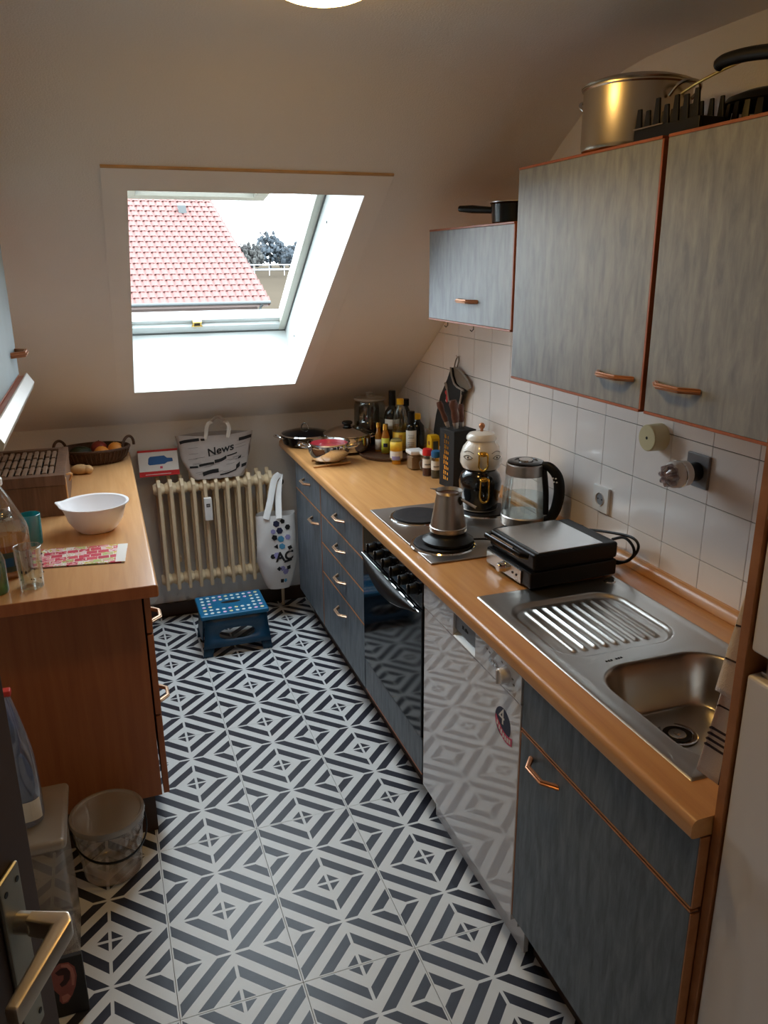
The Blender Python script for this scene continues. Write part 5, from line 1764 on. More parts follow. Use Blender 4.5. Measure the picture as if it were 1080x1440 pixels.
# ------------------------------------------------------------------ step stool
ss = thing('step_stool', 'blue folding step stool with dotted top on the floor under the radiator', 'stool', (-0.158, 1.97, 0))
obj('top', MB().box((-0.318, 1.838, 0.186), (-0.004, 2.078, 0.208), 0.007, 3), 'blue_plastic', parent=ss)
obj('grip_slot', MB().lathe([(0, 0.0006), (0.043, 0.0006), (0.047, 0.0)], (-0.161, 1.972, 0.208), 24, sy=0.32), 'dark_gap', parent=ss)
dots = [(i, k) for i in range(10) for k in range(6) if not (k in (2, 3) and 2 <= i <= 7)]
dm0 = None
for i, k in dots:
    px_, py_ = -0.290 + i * 0.0288, 1.866 + k * 0.036
    mt = ('dot_white', 'dot_white', 'dot_yellow', 'dot_white', 'dot_pink')[(i * 3 + k * 2) % 5]
    d0 = obj('grip_dot', MB().lathe([(0, 0.0014), (0.0078, 0.0010), (0.0095, 0)], (px_, py_, 0.2078), 8), mt, parent=ss)


def stool_panel(y0, y1, s):
    """trapezoid end panel with an oval grip hole and two feet"""
    zt, zb, zk = 0.188, 0.045, 0.0

    def pos(x, z):
        t = z / 0.19
        return Vector((-0.158 + x, y0 + (y1 - y0) * (1 - t), z))
    n = 40
    inn, out = [], []
    hw = lambda z: 0.140 + (0.188 - z) * 0.115
    for i in range(n):
        a = 2 * PI * i / n
        ca_, sa_ = math.cos(a), math.sin(a)
        inn.append((0.082 * math.copysign(abs(ca_) ** 0.6, ca_), 0.105 + 0.028 * math.copysign(abs(sa_) ** 0.8, sa_)))
        kx_ = ca_ / max(abs(ca_), abs(sa_))
        ky_ = sa_ / max(abs(ca_), abs(sa_))
        z = 0.1165 + ky_ * 0.0715
        out.append((kx_ * hw(z), z))
    m = MB()
    b3 = bmesh.new()
    vi = [b3.verts.new(pos(*p)) for p in inn]
    vo = [b3.verts.new(pos(*p)) for p in out]
    for i in range(n):
        j = (i + 1) % n
        b3.faces.new((vi[i], vi[j], vo[j], vo[i]))
    for s_ in (-1, 1):
        q = [(s_ * 0.108, 0.0455), (s_ * hw(0.0455), 0.0455), (s_ * hw(0.001), 0.001), (s_ * 0.118, 0.001)]
        b3.faces.new([b3.verts.new(pos(*p)) for p in q])
    bmesh.ops.recalc_face_normals(b3, faces=b3.faces)
    m._join(b3)
    return m


obj('end_panel', stool_panel(1.853, 1.838, 1), 'blue_plastic_dark', parent=ss, solid=0.008)
obj('end_panel', stool_panel(2.062, 2.078, 1), 'blue_plastic_dark', parent=ss, solid=0.008)
m = MB()
for s_ in (-1, 1):
    m.prism([(-0.158 + s_ * 0.143, 1.875, 0.186), (-0.158 + s_ * 0.143, 2.040, 0.186), (-0.158 + s_ * 0.150, 2.030, 0.070), (-0.158 + s_ * 0.150, 1.958, 0.050), (-0.158 + s_ * 0.150, 1.885, 0.070)], (s_ * 0.006, 0, 0))
    obj('side_panel', m, 'blue_plastic_dark', parent=ss, smooth=0)
    m = MB()

# ------------------------------------------------------------------ left worktop things
bb = thing('bread_bin', 'brown wooden bread bin with woven slatted lid on the left worktop', 'bread bin', (-0.91, 1.65, Z))
bx0, bx1, by0, by1 = -1.045, -0.787, 1.398, 1.880
obj('body', MB().box((bx0, by0, Z + 0.0005), (bx1, by1, Z + 0.112), 0.002), 'bin_wood', parent=bb)
obj('corner_strip', MB().box((bx1 - 0.0005, by0 + 0.002, Z + 0.002), (bx1 + 0.004, by0 + 0.020, Z + 0.136), 0.001), 'wood_light', parent=bb)
fr_ = MB().box((bx0 - 0.002, by0 - 0.004, Z + 0.113), (bx1 + 0.002, by0 + 0.036, Z + 0.150), 0.002)
fr_.box((bx0 - 0.002, by1 - 0.030, Z + 0.113), (bx1 + 0.002, by1, Z + 0.150), 0.002).box((bx1 - 0.034, by0 + 0.036, Z + 0.113), (bx1 + 0.002, by1 - 0.030, Z + 0.150), 0.002)
fr_.box((bx0 - 0.002, by0 + 0.036, Z + 0.113), (bx0 + 0.02, by1 - 0.030, Z + 0.150), 0.002)
ldf = obj('lid_frame', fr_, 'bin_wood', parent=bb)
obj('lid_floor', MB().box((bx0 + 0.02, by0 + 0.036, Z + 0.1135), (bx1 - 0.034, by1 - 0.030, Z + 0.120)), 'dark_gap', parent=ldf, smooth=0)
s0 = None
for i in range(9):
    for k in range(3):
        xx = bx0 + 0.026 + i * 0.0222
        yy = by0 + 0.042 + k * 0.134 + (0.016 if i % 2 else 0)
        if s0 is None:
            s0 = obj('lid_slat', MB().box((xx, yy, Z + 0.138), (xx + 0.015, yy + 0.112, Z + 0.149), 0.003), 'bin_slat', parent=ldf)
            s00 = (xx, yy)
        else:
            inst(s0, (xx - s00[0], yy - s00[1], 0), ldf)
for k in range(4):
    yy = by0 + 0.048 + k * 0.128
    obj('cross_rod', MB().tube([(bx0 + 0.02, yy, Z + 0.135), (bx1 - 0.034, yy, Z + 0.135)], 0.005, 6), 'bin_slat', parent=ldf)
obj('lid_cord', MB().tube(spline([(bx1 + 0.003, 1.47, Z + 0.132), (bx1 + 0.016, 1.475, Z + 0.134), (bx1 + 0.020, 1.50, Z + 0.122), (bx1 + 0.010, 1.505, Z + 0.100)], 4), 0.004, 6), 'wood_light', parent=bb)

# fruit basket
fx, fy = -0.690, 2.215
fb_ = thing('fruit_basket', 'dark oval wicker basket of fruit at the far end of the left worktop', 'basket', (fx, fy, Z))
obj('bowl', MB().lathe([(0, 0.001), (0.105, 0.001), (0.130, 0.020), (0.148, 0.062), (0.153, 0.066), (0.149, 0.070), (0.140, 0.062), (0.122, 0.022), (0.10, 0.008), (0, 0.008)], (fx, fy, Z), 44, sy=0.70), 'wicker', parent=fb_)
m = MB()
for k in range(44):
    a = 2 * PI * k / 44
    m.tube([(fx + r * math.cos(a), fy + 0.7 * r * math.sin(a), Z + h) for r, h in ((0.110, 0.004), (0.134, 0.022), (0.149, 0.058))], 0.0042, 5)
obj('weave_rib', m, 'wicker', parent=fb_, kind='stuff')
obj('rim', MB().tube([(fx + 0.151 * math.cos(2 * PI * k / 40), fy + 0.106 * math.sin(2 * PI * k / 40), Z + 0.066) for k in range(40)], 0.0062, 6, closed=True), 'wicker', parent=fb_)
for s_ in (1, -1):
    obj('loop_handle', MB().tube(arc((fx + s_ * 0.146, fy, Z + 0.064), 0.034, 0, PI, 12, (0.75, 0.66, 0), (s_ * 0.12, 0, 1.3)), 0.0062, 8), 'wicker', parent=fb_)
for nm, lb, px_, py_, pz_, s, mt in (('orange', 'orange in the fruit basket, beside the right loop handle', fx + 0.090, fy - 0.005, 0.052, (0.036, 0.036, 0.034), 'orange'), ('orange', 'orange in the fruit basket, left of the other orange', fx + 0.028, fy - 0.040, 0.045, (0.035, 0.035, 0.034), 'orange'),
                                    ('apple', 'dark red apple behind the oranges in the fruit basket', fx + 0.018, fy + 0.034, 0.055, (0.037, 0.037, 0.034), 'apple_red'), ('avocado', 'dark green avocado at the left in the fruit basket', fx - 0.062, fy - 0.006, 0.047, (0.050, 0.034, 0.032), 'avocado')):
    t = thing(nm, lb, 'fruit', (px_, py_, Z + pz_), 'fruit in the basket')
    obj('fruit_body', MB().blob((px_, py_, Z + pz_), s, 3, 0.012, 3), mt, parent=t)
    obj('stalk', MB().cyl((px_, py_, Z + pz_ + s[2] * 0.93), (px_ + 0.002, py_, Z + pz_ + s[2] * 0.93 + 0.006), 0.002, 6), 'dark_wood', parent=t)
gg = thing('ginger_root', 'knobbly pale ginger root behind the bread bin', 'ginger', (-0.748, 2.005, Z))
m = MB().blob((-0.755, 2.000, Z + 0.022), (0.040, 0.022, 0.022), 3, 0.04, 1).blob((-0.722, 1.995, Z + 0.020), (0.020, 0.018, 0.019), 3, 0.05, 2)
obj('root', m, 'ginger', parent=gg)
obj('knob', MB().blob((-0.765, 2.022, Z + 0.024), (0.014, 0.018, 0.015), 2, 0.05, 4), 'ginger', parent=gg)

# white plastic bowl
wbx, wby = -0.694, 1.188
wbo = thing('mixing_bowl', 'white plastic mixing bowl with pouring lip on the left worktop', 'bowl', (wbx, wby, Z))
m = MB().lathe([(0, 0.002), (0.052, 0.002), (0.056, 0.0005), (0.066, 0.008), (0.088, 0.040), (0.103, 0.090), (0.1125, 0.094), (0.1125, 0.0975), (0.104, 0.096), (0.100, 0.092), (0.085, 0.042), (0.062, 0.012), (0.05, 0.006), (0, 0.006)], (wbx, wby, Z), 72)
for v in m.bm.verts:
    e = Vector((v.co.x - wbx, v.co.y - wby, 0))
    if v.co.z > Z + 0.06 and e.length > 0.05:
        d = math.acos(max(-1, min(1, e.normalized().dot(Vector((-0.97, 0.22, 0)).normalized()))))
        k = math.exp(-(d / 0.16) ** 2) * sstep((v.co.z - Z - 0.06) / 0.035)
        v.co += e.normalized() * 0.014 * k + Vector((0, 0, 0.004 * k))
obj('bowl', m, 'bowl_white', parent=wbo)

# flyer
m, nt, p_ = newmat('flyer_print')
N, L = nt.nodes, nt.links
tc = N.new('ShaderNodeTexCoord')
mp = N.new('ShaderNodeMapping')
mp.inputs['Scale'].default_value = (1, 1, 1)
L.new(tc.outputs['Object'], mp.inputs[0])
bk = N.new('ShaderNodeTexBrick')
bk.inputs['Scale'].default_value = 1.0
bk.inputs['Brick Width'].default_value = 0.034
bk.inputs['Row Height'].default_value = 0.028
bk.inputs['Mortar Size'].default_value = 0.0014
bk.offset = 0.35
bk.inputs['Color1'].default_value = (0, 0, 0, 1)
bk.inputs['Color2'].default_value = (1, 1, 1, 1)
bk.inputs['Mortar'].default_value = (0.5, 0.5, 0.5, 1)
L.new(mp.outputs[0], bk.inputs['Vector'])
nz = N.new('ShaderNodeTexNoise')
nz.inputs['Scale'].default_value = 95
nz.inputs['Detail'].default_value = 2
L.new(mp.outputs[0], nz.inputs[0])
ad = N.new('ShaderNodeMath')
ad.operation = 'MULTIPLY_ADD'
ad.inputs[1].default_value = 0.34
L.new(nz.outputs['Fac'], ad.inputs[0])
hf = N.new('ShaderNodeMath')
hf.operation = 'MULTIPLY_ADD'
hf.inputs[1].default_value = 0.85
hf.inputs[2].default_value = -0.10
L.new(bk.outputs['Color'], hf.inputs[0])
L.new(hf.outputs[0], ad.inputs[2])
rp = N.new('ShaderNodeValToRGB')
rp.color_ramp.interpolation = 'CONSTANT'
cols = [(0.0, (206, 64, 88)), (0.24, (230, 196, 200)), (0.34, (206, 184, 52)), (0.46, (230, 226, 218)), (0.53, (210, 78, 96)), (0.64, (178, 196, 120)), (0.72, (228, 160, 168)), (0.82, (190, 48, 74))]
els = rp.color_ramp.elements
els[0].position, els[0].color = cols[0][0], lin(cols[0][1])
els[1].position, els[1].color = cols[-1][0], lin(cols[-1][1])
for q, c_ in cols[1:-1]:
    els.new(q).color = lin(c_)
L.new(ad.outputs[0], rp.inputs[0])
L.new(rp.outputs[0], p_.inputs['Base Color'])
p_.inputs['Roughness'].default_value = 0.45
fy_ = thing('flyer', 'folded supermarket flyer in pink, yellow and white on the left worktop', 'flyer', (-0.75, 0.93, Z))
ld_ = [(-0.905, 0.870), (-0.617, 0.827), (-0.602, 0.991), (-0.885, 1.030)]
obj('pages', MB().prism([(a, b, Z + 0.0008) for a, b in ld_], (0, 0, 0.0035)), 'flyer_print', parent=fy_, smooth=0)
obj('page_margin', MB().prism([(-0.645, 0.8318, Z + 0.0044), (-0.617, 0.827, Z + 0.0044), (-0.602, 0.991, Z + 0.0044), (-0.632, 0.995, Z + 0.0044)], (0, 0, 0.0003)), 'paper_white', parent=fy_, smooth=0)
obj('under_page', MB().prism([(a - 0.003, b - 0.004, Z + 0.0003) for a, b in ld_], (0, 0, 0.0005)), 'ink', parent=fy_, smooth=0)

# glasses and bottles
tg = thing('tumbler', 'teal glass tumbler in front of the bread bin', 'glass', (-0.888, 1.105, Z))
obj('glass', MB().lathe([(0, 0.001), (0.027, 0.001), (0.029, 0.004), (0.032, 0.100), (0.0305, 0.101), (0.0285, 0.010), (0, 0.010)], (-0.888, 1.105, Z), 32), 'teal_glass', parent=tg)
obj('rim', MB().tube([(-0.888 + 0.0314 * math.cos(2 * PI * k / 28), 1.105 + 0.0314 * math.sin(2 * PI * k / 28), Z + 0.101) for k in range(28)], 0.0012, 5, closed=True), 'teal_glass', parent=tg)
cg = thing('tumbler', 'clear tall glass with small dark specks at the front of the left worktop', 'glass', (-0.868, 0.722, Z))
obj('glass', MB().lathe([(0, 0.001), (0.029, 0.001), (0.031, 0.004), (0.036, 0.118), (0.0348, 0.119), (0.0298, 0.014), (0, 0.012)], (-0.868, 0.722, Z), 36), 'clear_glass', parent=cg)
obj('rim', MB().tube([(-0.868 + 0.0355 * math.cos(2 * PI * k / 32), 0.722 + 0.0355 * math.sin(2 * PI * k / 32), Z + 0.119) for k in range(32)], 0.0012, 5, closed=True), 'clear_glass', parent=cg)
m = MB()
rn = random.Random(5)
for k in range(16):
    a, h = rn.random() * 2 * PI, 0.02 + rn.random() * 0.085
    r = 0.031 + 0.005 * h / 0.118 + 0.0004
    m.blob((-0.868 + r * math.cos(a), 0.722 + r * math.sin(a), Z + h), (0.0015, 0.0015, 0.0022), 1)
for a in (VA - 0.25, VA + 0.1):
    m.blob((-0.868 + 0.0338 * math.cos(a), 0.722 + 0.0338 * math.sin(a), Z + 0.055), (0.0022, 0.0022, 0.005), 1)
obj('printed_specks', m, 'ink', parent=cg, kind='stuff')
gx, gy = -0.958, 0.708
gg2 = thing('green_bottle', 'green-tinted bottle cut off by the left edge, beside the clear glass', 'bottle', (gx, gy, Z))
obj('glass', MB().lathe([(0, 0.001), (0.030, 0.001), (0.033, 0.006), (0.033, 0.090), (0.028, 0.110), (0.013, 0.140), (0.013, 0.165), (0.0145, 0.166), (0.0145, 0.172), (0.011, 0.172)], (gx, gy, Z), 32), 'bottle_plastic', parent=gg2)
obj('lower_half', MB().lathe([(0, 0.004), (0.029, 0.004), (0.0318, 0.008), (0.0318, 0.062), (0, 0.062)], (gx, gy, Z), 28), 'green_glass', parent=gg2)
jx, jy = -0.950, 0.868
jb = thing('drink_bottle', 'big clear bottle half full of amber drink with white cap and blue label', 'bottle', (jx, jy, Z))
obj('bottle_body', MB().lathe([(0, 0.001), (0.072, 0.001), (0.077, 0.008), (0.0775, 0.130), (0.074, 0.145), (0.040, 0.225), (0.022, 0.258), (0.021, 0.264)], (jx, jy, Z), 44), 'bottle_plastic', parent=jb)
obj('drink', MB().lathe([(0, 0.004), (0.070, 0.004), (0.075, 0.010), (0.0755, 0.100), (0, 0.100)], (jx, jy, Z), 40), 'juice_clear', parent=jb)
obj('cap', MB().lathe([(0, 0.262), (0.026, 0.262), (0.028, 0.266), (0.028, 0.282), (0.025, 0.286), (0, 0.286)], (jx, jy, Z), 28), 'white_plastic', parent=jb)
VJ = math.atan2(-1.54 - jy, -0.62 - jx)
obj('paper_label', MB().lathe([(0.0782, 0.024), (0.0782, 0.082)], (jx, jy, Z), 12, ang0=VJ - 0.15, ang1=VJ + 0.45), 'green_label', parent=jb)
obj('paper_label', MB().lathe([(0.0786, 0.040), (0.0786, 0.066)], (jx, jy, Z), 12, ang0=VJ - 0.10, ang1=VJ + 0.32), 'blue_print', parent=jb)
obj('pull_tab', MB().lathe([(0.064, 0.170), (0.050, 0.205)], (jx, jy, Z), 10, ang0=VJ - 0.10, ang1=VJ + 0.75), 'bottle_plastic', parent=jb, solid=0.0006)

# ------------------------------------------------------------------ floor things by the door
kx_, ky_ = -0.746, 0.582
bu = thing('lidded_bucket', 'clear plastic bucket with lid and black strap handle on the floor', 'bucket', (kx_, ky_, 0.001))
obj('bucket_body', MB().lathe([(0, 0.004), (0.070, 0.004), (0.078, 0.002), (0.083, 0.006), (0.098, 0.150), (0.103, 0.168), (0.100, 0.180), (0.101, 0.196)], (kx_, ky_, 0.001), 48), 'bucket_plastic', parent=bu)
obj('bucket_lid', MB().lathe([(0.105, 0.184), (0.107, 0.196), (0.105, 0.203), (0.098, 0.204), (0.094, 0.200), (0, 0.2015)], (kx_, ky_, 0.001), 48), 'lid_plastic', parent=bu)
hp3 = []
for k in range(21):
    a = PI + (PI) * k / 20 + 0.25
    t = math.sin(PI * k / 20)
    hp3.append((kx_ + (0.104 + 0.010 * t) * math.cos(a), ky_ + (0.104 + 0.004 * t) * math.sin(a), 0.176 - 0.072 * t ** 0.8))
obj('strap_handle', MB().tube(hp3, [0.0045 + 0.0035 * math.sin(PI * k / 20) for k in range(21)], 8, flat=0.4, up=(0, 0, 1)), 'black_plastic', parent=bu)
for a in (PI + 0.25, 2 * PI + 0.25):
    obj('handle_pivot', MB().blob((kx_ + 0.1035 * math.cos(a), ky_ + 0.1035 * math.sin(a), 0.176), (0.007, 0.007, 0.009), 2), 'black_plastic', parent=bu)

sx_ = (-1.06, -0.822, 0.195, 0.440)
ct = thing('storage_container', 'tall milky plastic storage container with rounded lid on the floor behind the door', 'container', (-0.94, 0.32, 0.001))
obj('container_body', MB().box((sx_[0] + 0.012, sx_[2] + 0.012, 0.002), (sx_[1] - 0.012, sx_[3] - 0.012, 0.405), 0.035, 4), 'milky_plastic', parent=ct)
obj('container_lid', MB().box((sx_[0], sx_[2], 0.398), (sx_[1], sx_[3], 0.428), 0.013, 4), 'lid_plastic', parent=ct)

lx, ly, lz = -0.935, 0.318, 0.4290
pb = thing('plastic_bag', 'clear plastic bag of bluish things with white label, standing on the storage container', 'bag', (lx, ly, lz))
m, P = soft_bag(lx, ly, lz + 0.001, lz + 0.345, lambda v: 0.062 * (1 - 0.62 * v ** 2.2), lambda v: 0.055 * (1 - 0.66 * v ** 2), 0.010, 21, pw=0.8)
obj('bag_skin', m, 'bag_plastic', parent=pb, smooth=70)
m = MB().blob((lx + 0.004, ly, lz + 0.10), (0.044, 0.040, 0.092), 3, 0.06, 9)
obj('bag_contents', m, 'cloth_blue', parent=pb)
obj('bag_contents', MB().blob((lx - 0.004, ly, lz + 0.215), (0.034, 0.030, 0.075), 3, 0.06, 19), 'cloth_blue', parent=pb)
obj('bag_clip', MB().box((lx - 0.012, ly - 0.012, lz + 0.340), (lx + 0.030, ly + 0.012, lz + 0.356), 0.004), 'red_cap', parent=pb)
m = MB()
patch(m, P, 1.5 * PI + 0.05, 1.5 * PI + 1.1, 0.06, 0.22, 8, 3, 0.002, -0.02)
obj('paper_label', m, 'label_white', parent=pb, smooth=0)

eb = thing('picture_board', 'dark board with a picture of an ear, standing on the floor by the door', 'picture', (-0.92, 0.106, 0.001))
obj('board', MB().box((-1.03, 0.100, 0.001), (-0.815, 0.112, 0.174), 0.002), 'box_dark', parent=eb)
ear = [(-0.884, 0.150), (-0.866, 0.163), (-0.846, 0.160), (-0.834, 0.143), (-0.832, 0.115), (-0.838, 0.086), (-0.848, 0.062), (-0.860, 0.044), (-0.872, 0.042), (-0.878, 0.054), (-0.876, 0.072), (-0.888, 0.095), (-0.894, 0.125)]
inn = [(-0.878, 0.140), (-0.864, 0.149), (-0.851, 0.146), (-0.845, 0.132), (-0.848, 0.112), (-0.858, 0.098), (-0.868, 0.094), (-0.872, 0.104), (-0.862, 0.114), (-0.860, 0.128), (-0.872, 0.130)]
eo = obj('ear_picture', MB().prism([(x, 0.0996, z) for x, z in ear], (0, -0.0012, 0)), 'ear_skin', parent=eb, smooth=0)
obj('ear_rim', MB().prism([(x, 0.0983, z) for x, z in [(-0.862, 0.160), (-0.846, 0.156), (-0.838, 0.140), (-0.836, 0.116), (-0.841, 0.090), (-0.846, 0.092), (-0.844, 0.116), (-0.845, 0.136), (-0.851, 0.148), (-0.863, 0.153)]], (0, -0.0005, 0)), 'ear_light', parent=eo, smooth=0)
obj('ear_lobe', MB().prism([(x, 0.0983, z) for x, z in [(-0.872, 0.066), (-0.858, 0.070), (-0.852, 0.060), (-0.862, 0.048), (-0.871, 0.047)]], (0, -0.0005, 0)), 'ear_light', parent=eo, smooth=0)
obj('ear_hollow', MB().prism([(x, 0.0983, z) for x, z in inn], (0, -0.0005, 0)), 'ear_dark', parent=eo, smooth=0)

# ------------------------------------------------------------------ on top of the wall cabinets
zt = 1.9705
px_, py_ = 0.570, 0.120
bp2 = thing('stock_pot', 'large stainless stock pot with lid on top of the tall wall cabinets', 'pot', (px_, py_, zt))
R = 0.117
obj('pot_body', MB().lathe([(0, 0.001), (R - 0.010, 0.001), (R - 0.002, 0.006), (R, 0.014), (R, 0.128), (R + 0.004, 0.131), (R + 0.004, 0.134), (R - 0.003, 0.134), (R - 0.003, 0.014), (0, 0.010)], (px_, py_, zt), 56), 'pot_steel', parent=bp2)
ld = obj('lid', MB().lathe([(R + 0.005, 0.1345), (R + 0.006, 0.138), (R, 0.141), (0.09, 0.150), (0.04, 0.156), (0, 0.157)], (px_, py_, zt), 56), 'pot_steel', parent=bp2)
for a in (-1.35, 1.80):
    e = Vector((math.cos(a), math.sin(a), 0))
    n_ = Vector((-e.y, e.x, 0))
    c = Vector((px_, py_, zt + 0.098))
    ps = spline([c + e * (R + 0.001) - n_ * 0.036, c + e * (R + 0.020) - n_ * 0.036 + Vector((0, 0, 0.016)), c + e * (R + 0.030) - n_ * 0.018 + Vector((0, 0, 0.026)), c + e * (R + 0.030) + n_ * 0.018 + Vector((0, 0, 0.026)), c + e * (R + 0.020) + n_ * 0.036 + Vector((0, 0, 0.016)), c + e * (R + 0.001) + n_ * 0.036], 4)
    obj('side_handle', MB().tube(ps, 0.0038, 8), 'steel', parent=bp2)

# black dish rack in front of the pot
dk = thing('dish_rack', 'black plastic dish rack with upright prongs beside the stock pot', 'dish rack', (0.56, -0.22, zt))
m = MB()
rx0, rx1, ry0, ry1 = 0.478, 0.545, -0.205, -0.006
m.box((rx0, ry0, zt + 0.001), (rx0 + 0.008, ry1, zt + 0.026), 0.002).box((rx1 - 0.008, ry0, zt + 0.001), (rx1, ry1, zt + 0.026), 0.002)
m.box((rx0 + 0.008, ry1 - 0.008, zt + 0.001), (rx1 - 0.008, ry1, zt + 0.026), 0.002).box((rx0 + 0.008, ry0, zt + 0.001), (rx1 - 0.008, ry0 + 0.008, zt + 0.026), 0.002)
m.box((rx0 + 0.008, ry0 + 0.008, zt + 0.004), (rx1 - 0.008, ry1 - 0.008, zt + 0.008))
obj('tray', m, 'black_plastic', parent=dk)
tall = [0.040, 0.034, 0.052, 0.036, 0.048, 0.044, 0.050]
for i in range(7):
    y = -0.016 - i * 0.0285
    h = tall[i]
    obj('prong', MB().prism([(rx0 + 0.001, y - 0.011, zt + 0.025), (rx0 + 0.001, y + 0.009, zt + 0.025), (rx0 + 0.001, y + 0.004, zt + 0.025 + h), (rx0 + 0.001, y - 0.007, zt + 0.025 + h)], (0.005, 0, 0), 0.001), 'black_plastic', parent=dk)
    obj('prong', MB().prism([(rx1 - 0.006, y - 0.009, zt + 0.025), (rx1 - 0.006, y + 0.009, zt + 0.025), (rx1 - 0.006, y + 0.004, zt + 0.065), (rx1 - 0.006, y - 0.004, zt + 0.065)], (0.005, 0, 0), 0.001), 'black_plastic', parent=dk)
obj('rack_edge', MB().tube([(rx0 - 0.001, ry1, zt + 0.027), (rx0 - 0.001, -0.06, zt + 0.027), (rx0 - 0.001, -0.10, zt + 0.027)], 0.0016, 6), 'brushed_steel', parent=dk)

# slotted black colander behind, and a black-handled pan lid
cl_ = thing('colander', 'black slotted colander upside down beside the dish rack at the right', 'colander', (0.665, -0.200, zt))
x, y = 0.665, -0.200
m = MB().lathe([(0.104, 0.001), (0.110, 0.001), (0.110, 0.012), (0.104, 0.014)], (x, y, zt), 40)
obj('base_ring', m, 'black_plastic', parent=cl_)
obj('rim_hoop', MB().lathe([(0.099, 0.052), (0.103, 0.056), (0.094, 0.068), (0.065, 0.078), (0, 0.083), (0, 0.079), (0.063, 0.073), (0.088, 0.064)], (x, y, zt), 40), 'black_plastic', parent=cl_)
for k in range(26):
    a = 2 * PI * k / 26
    e = Vector((math.cos(a), math.sin(a), 0))
    t = Vector((-e.y, e.x, 0))
    c = Vector((x, y, zt))
    obj('slat', MB().prism([tuple(c + e * 0.106 - t * 0.008 + Vector((0, 0, 0.010))), tuple(c + e * 0.106 + t * 0.008 + Vector((0, 0, 0.010))), tuple(c + e * 0.100 + t * 0.005 + Vector((0, 0, 0.056))), tuple(c + e * 0.100 - t * 0.005 + Vector((0, 0, 0.056)))], tuple(-e * 0.004)), 'black_plastic', parent=cl_)
sk2 = thing('skimmer', 'long wire skimmer with black curved handle lying across the pot and colander', 'skimmer', (0.55, -0.2, zt + 0.14))
wire = spline([(0.520, -0.095, zt + 0.084), (0.508, -0.150, zt + 0.090), (0.503, -0.220, zt + 0.098), (0.502, -0.300, zt + 0.105)], 4)
obj('wire_stem', MB().tube(wire, 0.0028, 8), 'brass', parent=sk2)
obj('handle', MB().tube(spline([(0.500, -0.212, zt + 0.106), (0.500, -0.235, zt + 0.112), (0.500, -0.290, zt + 0.110), (0.500, -0.360, zt + 0.100), (0.500, -0.420, zt + 0.088)], 5), [0.009] + [0.0120] * 18 + [0.011, 0.010], 12), 'black_plastic', parent=sk2)

# saucepan on the low cabinet
x, y = 0.600, 0.690
zz = 1.8405
sp2 = thing('saucepan', 'small black saucepan on top of the low wall cabinet', 'saucepan', (x, y, zz))
obj('pan_body', MB().lathe([(0, 0.001), (0.074, 0.001), (0.083, 0.010), (0.087, 0.060), (0.090, 0.063), (0.089, 0.066), (0.084, 0.064), (0.080, 0.012), (0, 0.006)], (x, y, zz), 40), 'black_enamel', parent=sp2)
obj('rim', MB().tube([(x + 0.089 * math.cos(2 * PI * k / 40), y + 0.089 * math.sin(2 * PI * k / 40), zz + 0.0655) for k in range(40)], 0.0018, 6, closed=True), 'steel', parent=sp2)
hd2 = Vector((-0.385, 0.92, 0)).normalized()
c = Vector((x, y, zz))
obj('handle', MB().tube([c + hd2 * 0.086 + Vector((0, 0, 0.046)), c + hd2 * 0.12 + Vector((0, 0, 0.050)), c + hd2 * 0.19 + Vector((0, 0, 0.056)), c + hd2 * 0.245 + Vector((0, 0, 0.060))], [0.009, 0.010, 0.012, 0.009], 10, flat=0.8), 'black_plastic', parent=sp2)
obj('handle_ferrule', MB().blob(c + hd2 * 0.089 + Vector((0, 0, 0.036)), (0.006, 0.006, 0.009), 2), 'steel', parent=sp2)

# ------------------------------------------------------------------ outdoors
grain('roof_clay', [(98, 70, 67), (107, 78, 74), (118, 88, 83)], (3, 3, 3), 0.8)
MATS['roof_clay'].node_tree.nodes['Principled BSDF'].inputs['Specular IOR Level'].default_value = 0.1
plain('house_wall', (104, 92, 87), 0.8, spec=0.1)
plain('gutter_zinc', (62, 66, 66), 0.6, 0.0)
plain('field', (60, 54, 46), 0.95, spec=0.0, var=0.15, vscale=0.05)
plain('bark', (52, 50, 49), 0.9)
plain('foliage_grey', (68, 68, 66), 0.95, spec=0.0, var=0.2, vscale=0.4)
plain('foliage_dark', (60, 65, 69), 0.95, spec=0.0, var=0.2, vscale=0.4)
plain('rail_white', (150, 152, 154), 0.6)
plain('vent_grey', (84, 90, 90), 0.6)
nh = thing('neighbour_house', 'neighbouring house with a red pantile roof seen through the roof window', 'house', (2, 33, -7))
EY, EZ, EX = 30.0, 0.32, 5.86
PT = math.radians(38)
rs, ru = Vector((0, math.cos(PT), math.sin(PT))), Vector((0, -math.sin(PT), math.cos(PT)))
GAU, TWD = 0.335, 0.295
HIP = -0.203


def onroof(x, s, h=0.0):
    return Vector((x, EY, EZ)) + rs * s + ru * h


def tile_mesh():
    n = 8
    m = MB()

    def f(u, v):
        x = (u - 0.5) * (TWD + 0.02)
        zz_ = 0.020 * math.sin(u * 2 * PI - 0.6) + 0.014 * math.sin(u * 4 * PI)
        return Vector((x, 0, 0)) + rs * ((GAU + 0.045) * v) + ru * (zz_ + 0.060 - 0.045 * v)
    m.grid(f, n, 1)
    b = MB().grid(lambda u, v: f(u, 0) - ru * (0.028 * v), n, 1)
    me = bpy.data.meshes.new('tmp')
    b.bm.to_mesh(me)
    m.bm.from_mesh(me)
    bpy.data.meshes.remove(me)
    return m


